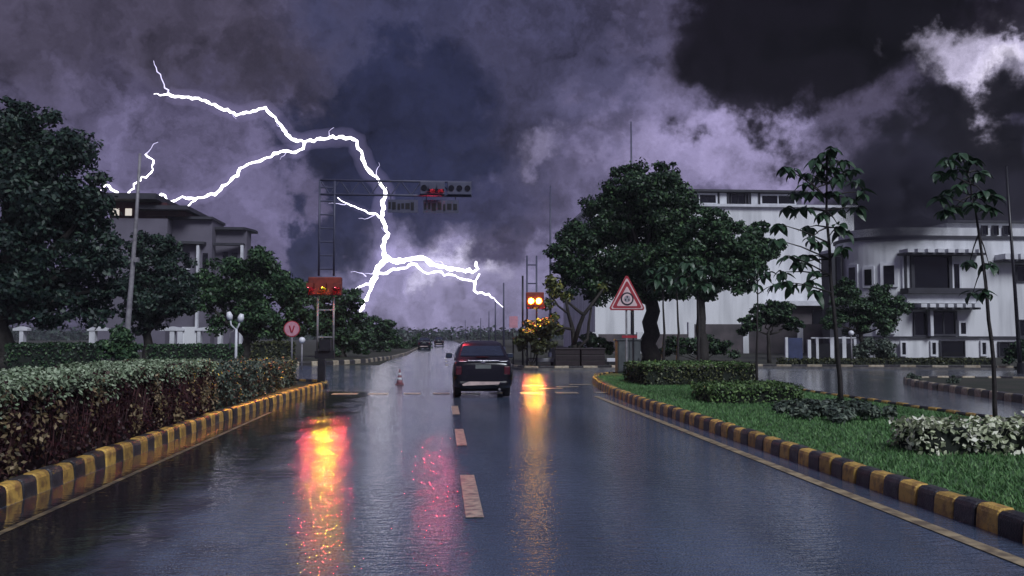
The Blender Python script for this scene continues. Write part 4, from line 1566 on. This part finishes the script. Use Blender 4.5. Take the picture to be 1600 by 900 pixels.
# ------------------------------------------------------------------ signal structures
def lens(p, r, m, parent, hood_m='steel_dark'):
    l = MB().disc(p, r, 'y', 20, 0.02).build('lens', M[m], parent)
    hd = MB()
    vs, fs = [], []
    n = 12
    for i in range(n + 1):
        a = R(-25 + 230 * i / n)
        for yy in (0.0, -0.20):
            for rr in (r * 1.08, r * 1.2):
                vs.append((p[0] + rr * math.cos(a), p[1] + yy, p[2] + rr * math.sin(a)))
    for i in range(n):
        o_ = i * 4
        for a, b_ in ((0, 1), (1, 3), (3, 2), (2, 0)):
            fs.append((o_ + a, o_ + b_, o_ + 4 + b_, o_ + 4 + a))
    hd.add(vs, fs)
    hd.build('hood', M[hood_m], parent)
    return l


def slot_lamp(p, w, h, cut, m, parent, hood_m, reach=0.34):
    """lamp strip under an added cut-off hood that hides it from the camera and throws its light on the road"""
    x_, y_, z_ = p
    mb_ = MB()
    mb_.add([(x_ - w, y_ - .0026, z_ - h), (x_ + w, y_ - .0026, z_ - h), (x_ + w, y_ - .0026, z_ + h), (x_ - w, y_ - .0026, z_ + h)], [(0, 1, 2, 3)])
    s_ = mb_.build('lens', M[m], parent)
    zl = z_ - h - reach * math.tan(R(cut))
    hd_ = MB()
    hd_.box(x_ - w - .0095, x_ + w + .0095, y_ - reach - .0005, y_, z_ + h + 0.026, z_ + h + 0.046)
    hd_.box(x_ - w - .03, x_ - w - .01, y_ - reach, y_, zl, z_ + h + 0.05)
    hd_.box(x_ + w + .01, x_ + w + .03, y_ - reach, y_, zl, z_ + h + 0.05)
    hd_.box(x_ - w - .03, x_ + w + .03, y_ - reach - .02, y_ - reach - .001, zl, z_ + h + 0.05)
    hd_.build('hood', M[hood_m], parent)  # hood, plate and lining added to keep the bright strip out of view
    box(x_ - w - .028, x_ + w + .028, y_ - .002, y_ + .01, zl - 0.05, z_ + h + .027).build('back_plate', M['steel_dark'], parent)
    ln2 = MB()
    ln2.box(x_ - w - .009, x_ + w + .009, y_ - reach + .001, y_ - reach + .004, zl, z_ + h + .025)
    for s2 in (-1, 1):
        ln2.box(x_ + s2 * (w + .007) - .002, x_ + s2 * (w + .007) + .002, y_ - reach + .005, y_ - .006, zl, z_ + h + .025)
    ln2.build('hood_lining', M['steel_dark'], parent)
    return s_


def lattice(t, x0, x1, z0, z1, m, n, y=0.0, r=0.035):
    for x_ in (x0, x1):
        MB().tube([(x_, y, z0), (x_, y, z1)], r, 8).build('chord', M[m], t, True)
    for i in range(n):
        z = z0 + (z1 - z0) * (i + 0.5) / n
        MB().tube([(x0, y, z), (x1, y, z)], r * 0.7, 6).build('rung', M[m], t)


D = 27.6
b = Vector((gx(503, D), D, 0.0))
sg = thing('signal_gantry', 'tall lattice signal column with overhead arm on the left', 'traffic signal', b)
X = lambda px: gx(px, D) - b.x
Z = lambda py: gz(py, D)
box(-0.11, 0.11, -0.11, 0.11, -0.05, Z(560)).build('pedestal', M['steel_dark'], sg, bevel=0.02)
box(-0.19, 0.19, -0.19, 0.19, -0.05, 0.16).build('footing', M['steel_dark'], sg, bevel=0.03)
box(X(493), X(523), -0.12, 0.12, Z(560), Z(548)).build('head_plate', M['steel_dark'], sg)
lattice(sg, X(496), X(521), Z(548), Z(464), 'steel_pale', 2)
lattice(sg, X(497), X(520.5), Z(432), Z(285), 'steel', 7)
box(X(500), X(517), -0.2, 0.25, Z(548), Z(530)).build('control_box', M['steel_dark'], sg)
hd = box(X(481), X(533), -0.10, 0.22, Z(462), Z(434)).build('signal_head', M['glow_red_box'], sg, bevel=0.03)
for px, py, w_, mm_ in ((486.5, 448, 0.07, 'signal_and_fringe_red'), (507, 448, 0.05, 'amber'), (527.5, 448, 0.07, 'signal_and_fringe_red')):  # the two red strips are added to give the road streak red edges
    slot_lamp((X(px), -0.13, Z(py)), w_, 0.022, 6.6, mm_, hd, 'glow_red_box')
# overhead arm
for py in (284, 306):
    MB().tube([(X(497), 0, Z(py)), (X(737), 0, Z(py))], 0.035, 8).build('arm_chord', M['steel'], sg, True)
for i in range(15):
    xa, xb = 497 + 16 * i, 497 + 16 * (i + 1)
    za, zb = (284, 306) if i % 2 == 0 else (306, 284)
    MB().tube([(X(xa), 0, Z(za)), (X(xb), 0, Z(zb))], 0.02, 6).build('arm_brace', M['steel'], sg)
for px0, px1 in ((655, 694), (698, 736)):
    h_ = box(X(px0), X(px1), -0.16, -0.02, Z(305), Z(285)).build('overhead_head', M['steel'], sg, bevel=0.02)
    for k in range(3):
        px = px0 + (px1 - px0) * (k + 0.5) / 3
        if px0 < 690 and k > 0:
            slot_lamp((X(px), -0.17, Z(294)), 0.075, 0.022, 15.0, 'signal_and_fringe_red', h_, 'steel')
        else:
            MB().disc((X(px), -0.175, Z(295)), 0.09, 'y', 18, 0.02).build('lens', M['glass'], h_)
# lettered boards hung below the arm (the lettering is too faint to read)
for px0, px1 in ((604, 652), (660, 716)):
    p_ = box(X(px0), X(px1), -0.05, 0.0, Z(333), Z(313)).build('name_board', M['steel'], sg)
    rng_ = random.Random(px0)
    q = px0 + 2
    while q < px1 - 5:
        w = rng_.uniform(3, 7)
        box(X(q), X(q + w), -0.062, -0.05, Z(330 - rng_.uniform(0, 3)), Z(320 - rng_.uniform(0, 4))).build('stroke', M['steel_dark'], p_)
        q += w + rng_.uniform(1.5, 3)
    for px in (px0 + 5, px1 - 5):
        MB().tube([(X(px), 0, Z(313)), (X(px), 0, Z(306))], 0.015, 6).build('hanger', M['steel'], p_)

D = 43.8
b = Vector((gx(832, D), D, 0.13))
am = thing('amber_signal', 'twin mast signal with two glowing amber lights', 'traffic signal', b)
X = lambda px: gx(px, D) - b.x
Z = lambda py: gz(py, D) - b.z
lattice(am, X(824), X(839), -0.1, Z(398), 'steel', 6, 0.15, 0.045)
MB().tube([(X(817), 0.1, -0.1), (X(817), 0.1, Z(430))], 0.05, 8).build('side_post', M['steel_dark'], am, True)
hd = box(X(822), X(850), -0.05, 0.12, Z(482), Z(456)).build('signal_head', M['glow_red_box'], am, bevel=0.03)
for px in (829.5, 841.5):
    lens((X(px), -0.08, Z(470)), 0.14, 'amber_big', hd, 'glow_red_box')
for px in (826, 846):  # added red strips, only there to redden the streak on the road
    slot_lamp((X(px), -0.08, Z(479)), 0.10, 0.02, 6.0, 'signal_and_fringe_red', hd, 'glow_red_box')
slot_lamp((X(836), -0.08, Z(479)), 0.10, 0.02, 6.0, 'amber', hd, 'glow_red_box')  # added amber strip for the yellow core of the road streak
box(X(796), X(809), 0.0, 0.12, Z(512), Z(494)).build('side_plate', M['sign_pink'], am)
MB().tube([(X(802), 0.06, -0.1), (X(802), 0.06, Z(495))], 0.035, 8).build('side_post', M['steel_dark'], am, True)


# ------------------------------------------------------------------ car
def make_car(label, loc, rz=0.0):
    t = thing('car', label, 'car', loc, rz, 'cars on the road ahead')
    W = 0.775
    # lower body: cross-sections from the rear (y = 0) to the front
    secs = [(-0.06, W * .84, 0.36, 0.84), (-0.02, W * .93, 0.27, 0.93), (0.08, W * 1.0, 0.22, 0.985), (0.25, W * 1.03, 0.19, 1.0), (0.5, W * 1.03, 0.20, 0.99), (1.4, W, 0.20, 0.97), (2.6, W, 0.20, 0.93), (3.3, W * .97, 0.22, 0.80),
            (3.65, W * .88, 0.28, 0.66), (3.72, W * .80, 0.34, 0.58)]
    prof = lambda w, a, c: [(-w * .88, a), (w * .88, a), (w * .98, a + .12), (w * 1.0, a + (c - a) * .5), (w * .96, c - .14), (w * .89, c - .04), (w * .74, c), (-w * .74, c),
                            (-w * .89, c - .04), (-w * .96, c - .14), (-w, a + (c - a) * .5), (-w * .98, a + .12)]
    vs, fs = [], []
    for (y, w, a, c) in secs:
        vs += [(x_, y, z_) for x_, z_ in prof(w, a, c)]
    n = 12
    for i in range(len(secs) - 1):
        for k in range(n):
            k2 = (k + 1) % n
            fs.append((i * n + k, i * n + k2, (i + 1) * n + k2, (i + 1) * n + k))
    fs += [tuple(range(n)), tuple((len(secs) - 1) * n + k for k in range(n))]
    bd = MB().add(vs, fs).build('body', M['car_paint'], t, True)
    bd.modifiers.new('smooth', 'SUBSURF').render_levels = 2
    # cabin
    rings = [(0.95, .735, 0.42, 2.90), (1.05, .69, 0.55, 2.74), (1.31, .585, 0.95, 2.12), (1.40, .53, 1.10, 1.96), (1.45, .43, 1.24, 1.80), (1.468, .28, 1.40, 1.65)]
    vs, fs = [], []
    for z_, w, ya, yb in rings:
        vs += [(-w, ya + .05, z_), (-w * .86, ya, z_), (w * .86, ya, z_), (w, ya + .05, z_), (w, yb, z_), (w * .85, yb + .06, z_), (-w * .85, yb + .06, z_), (-w, yb, z_)]
    n = 8
    for i in range(len(rings) - 1):
        for k in range(n):
            k2 = (k + 1) % n
            fs.append((i * n + k, i * n + k2, (i + 1) * n + k2, (i + 1) * n + k))
    fs.append(tuple(5 * n + k for k in range(n)))
    MB().add(vs, fs).build('cabin', M['car_paint'], t, True)

    def pane(name, quad, m, off):
        mb = MB()
        q = [Vector(p) for p in quad]
        nn = (q[1] - q[0]).cross(q[3] - q[0]).normalized()
        if nn.dot(Vector(off)) < 0:
            nn = -nn
        mb.add([p + nn * 0.014 for p in q] + [p - nn * 0.02 for p in q], [(0, 1, 2, 3), (0, 1, 5, 4), (1, 2, 6, 5), (2, 3, 7, 6), (3, 0, 4, 7)])
        return mb.build(name, M[m], t)
    pane('rear_window', [(-.585, 0.582, 1.07), (.585, 0.582, 1.07), (.50, 0.965, 1.32), (-.50, 0.965, 1.32)], 'car_glass', (0, -1, 1))
    pane('windscreen', [(-.57, 2.75, 1.07), (.57, 2.75, 1.07), (.49, 2.18, 1.31), (-.49, 2.18, 1.31)], 'car_glass', (0, 1, 1))
    for s in (-1, 1):
        pane('side_window', [(s * .684, 0.85, 1.07), (s * .684, 1.55, 1.07), (s * .589, 1.52, 1.30), (s * .589, 1.12, 1.30)], 'car_glass', (s, 0, .3))
        pane('side_window', [(s * .684, 1.62, 1.07), (s * .684, 2.50, 1.07), (s * .589, 2.02, 1.30), (s * .589, 1.60, 1.30)], 'car_glass', (s, 0, .3))
        box(s * .62 - .085, s * .62 + .07, -0.055, 0.10, 0.60, 0.82).build('tail_lamp', M['tail_red'], t, bevel=0.02)
        mm = MB()
        mm.box(s * .86 - .09, s * .86 + .09, 2.02, 2.12, 0.98, 1.12)
        mi = mm.build('mirror', M['car_paint'], t, bevel=0.03)
        box(s * .86 - .075, s * .86 + .075, 2.005, 2.02, 1.0, 1.10).build('mirror_glass', M['car_glass'], mi)
        for y_ in (0.66, 3.02):
            wl_ = MB().tube([(s * .64 - .09, y_, .28), (s * .64 - .08, y_, .28), (s * .64 + .08, y_, .28), (s * .64 + .09, y_, .28)], [.25, .28, .28, .25], 22).build(
                'wheel', M['rubber'], t, True)
            MB().disc((s * .735, y_, .28), .17, 'x', 16, 0.02).build('rim', M['steel_pale'], wl_)
    box(-.40, .40, -0.035, 0.10, 0.945, 0.97).build('chrome_strip', M['chrome'], t, bevel=0.006)
    box(-.62, -.43, -0.015, 0.10, 0.93, 0.95).build('chrome_strip', M['chrome'], t, bevel=0.006)
    box(.43, .62, -0.015, 0.10, 0.93, 0.95).build('chrome_strip', M['chrome'], t, bevel=0.006)
    bp = box(-.66, .66, -0.062, 0.12, 0.29, 0.47).build('bumper', M['car_paint'], t, bevel=0.07)
    MB().prism([(-.52, .325), (.40, .355), (.44, .425), (-.36, .43), (-.46, .395), (-.54, .36)], -0.074, -0.055).build('bumper_strip', M['bumper_pale'], bp)
    box(-.20, .20, -0.075, 0.03, 0.76, 0.86).build('number_plate', M['plate'], t)
    box(-.05, .05, -0.06, 0.03, 0.90, 0.93).build('boot_handle', M['chrome'], t)
    box(-.16, .16, 0.50, 0.56, 1.035, 1.055).build('brake_lamp', M['tail_red'], t)
    box(-.62, .62, 0.3, 3.4, 0.16, 0.26).build('underbody', M['rubber'], t)
    MB().tube([(.42, -0.08, .23), (.42, 0.4, .23)], .03, 10).build('exhaust', M['steel_pale'], t)
    return t


car = make_car('black car driving away in the right lane', (gx(755, 22.9), 22.9, 0.004))
for px, d, lab in ((663, 105, 'tiny far car on the left of the road ahead'), (686, 140, 'tiny farthest car near the middle of the road ahead')):
    c2 = copy_tree(car)
    c2.location = (gx(px, d), d, 0.004)
    c2['label'] = lab

# ------------------------------------------------------------------ grass blades on the island
rng = np.random.default_rng(5)
n = 70000
yy = 5.5 + (32 - 5.5) * rng.uniform(0, 1, n) ** 1.6
xx = rng.uniform(4.75, 9.4, n)
ok = xx > 4.72 + np.maximum(0, yy - 22) * 0.09
xx, yy = xx[ok], yy[ok]
n = len(xx)
az = rng.uniform(0, 2 * np.pi, n)
hh = rng.uniform(0.025, 0.065, n)
wd = rng.uniform(0.006, 0.013, n)
lean = rng.normal(size=(n, 2)) * 0.025
v = np.empty((n, 3, 3))
v[:, 0] = np.stack([xx - np.cos(az) * wd, yy - np.sin(az) * wd, np.full(n, 0.148)], 1)
v[:, 1] = np.stack([xx + np.cos(az) * wd, yy + np.sin(az) * wd, np.full(n, 0.148)], 1)
v[:, 2] = np.stack([xx + lean[:, 0], yy + lean[:, 1], 0.148 + hh], 1)
go = bpy.data.objects.new('grass', np_mesh('grass', v.reshape(-1, 3), np.arange(n * 3).reshape(-1, 3), M['grass']))
col.objects.link(go)
tag(go, 'short mown grass of the right island', 'grass', kind='stuff')

# low far-off wood that closes the horizon
rng_ = random.Random(3)
cl = []
for k in range(420):
    x_ = rng_.uniform(-330, 420)
    r = rng_.uniform(2.0, 4.6)
    cl.append((x_, rng_.uniform(330, 410), r * 0.3, r * 2.2, r * 1.4, r))
fw = foliage('far_wood', cl, 60000, 1.5, 1.1, M['leaf_blue'], None, 99)
tag(fw, 'dim far off wood along the horizon', 'wood', kind='stuff')

# dark smoke drifting in front of the curved house
D = 49.0
sm_c = at(1408, 302, D)
sv = bmesh.new()
bmesh.ops.create_icosphere(sv, subdivisions=4, radius=1.0)
me = bpy.data.meshes.new('smoke')
sv.to_mesh(me)
sv.free()
m, nt, bs = new_mat('dark_smoke')
nt.nodes.remove(bs)
pv_ = nt.nodes.new('ShaderNodeVolumePrincipled')
pv_.inputs['Color'].default_value = (0.12, 0.115, 0.165, 1)
tcv = nt.nodes.new('ShaderNodeTexCoord')
nv_ = nt.nodes.new('ShaderNodeTexNoise')
nv_.inputs['Scale'].default_value = 2.3
nv_.inputs['Detail'].default_value = 4
nt.links.new(tcv.outputs['Object'], nv_.inputs['Vector'])
ln_ = nt.nodes.new('ShaderNodeVectorMath')
ln_.operation = 'LENGTH'
nt.links.new(tcv.outputs['Object'], ln_.inputs[0])
f_ = nt.nodes.new('ShaderNodeMapRange')
f_.interpolation_type = 'SMOOTHSTEP'
f_.inputs['From Min'].default_value = 1.0
f_.inputs['From Max'].default_value = 0.35
nt.links.new(ln_.outputs['Value'], f_.inputs['Value'])
q_ = nt.nodes.new('ShaderNodeMapRange')
q_.inputs['From Min'].default_value = 0.38
q_.inputs['From Max'].default_value = 0.68
q_.inputs['To Max'].default_value = 3.2
nt.links.new(nv_.outputs['Fac'], q_.inputs['Value'])
x_ = nt.nodes.new('ShaderNodeMath')
x_.operation = 'MULTIPLY'
nt.links.new(f_.outputs[0], x_.inputs[0])
nt.links.new(q_.outputs[0], x_.inputs[1])
nt.links.new(x_.outputs[0], pv_.inputs['Density'])
nt.links.new(pv_.outputs[0], nt.nodes['Material Output'].inputs['Volume'])
me.materials.append(m)
so = bpy.data.objects.new('smoke', me)
so.location = sm_c
so.scale = (4.6, 3.2, 3.9)
col.objects.link(so)
tag(so, 'dark drifting smoke above the roof of the curved house', 'smoke', kind='stuff')
sc.cycles.volume_step_rate = 3.0
sc.cycles.volume_max_steps = 64

# rain haze in the air
hz = box(-530, 530, -95, 424, -1.6, 24.5)
m, nt, bs = new_mat('rain_haze')
nt.nodes.remove(bs)
hv = nt.nodes.new('ShaderNodeVolumePrincipled')
hv.inputs['Color'].default_value = (0.86, 0.85, 0.95, 1)
hv.inputs['Density'].default_value = 0.0004
nt.links.new(hv.outputs[0], nt.nodes['Material Output'].inputs['Volume'])
ho = hz.build('haze', m)
tag(ho, 'thin rain haze in the air', kind='stuff')
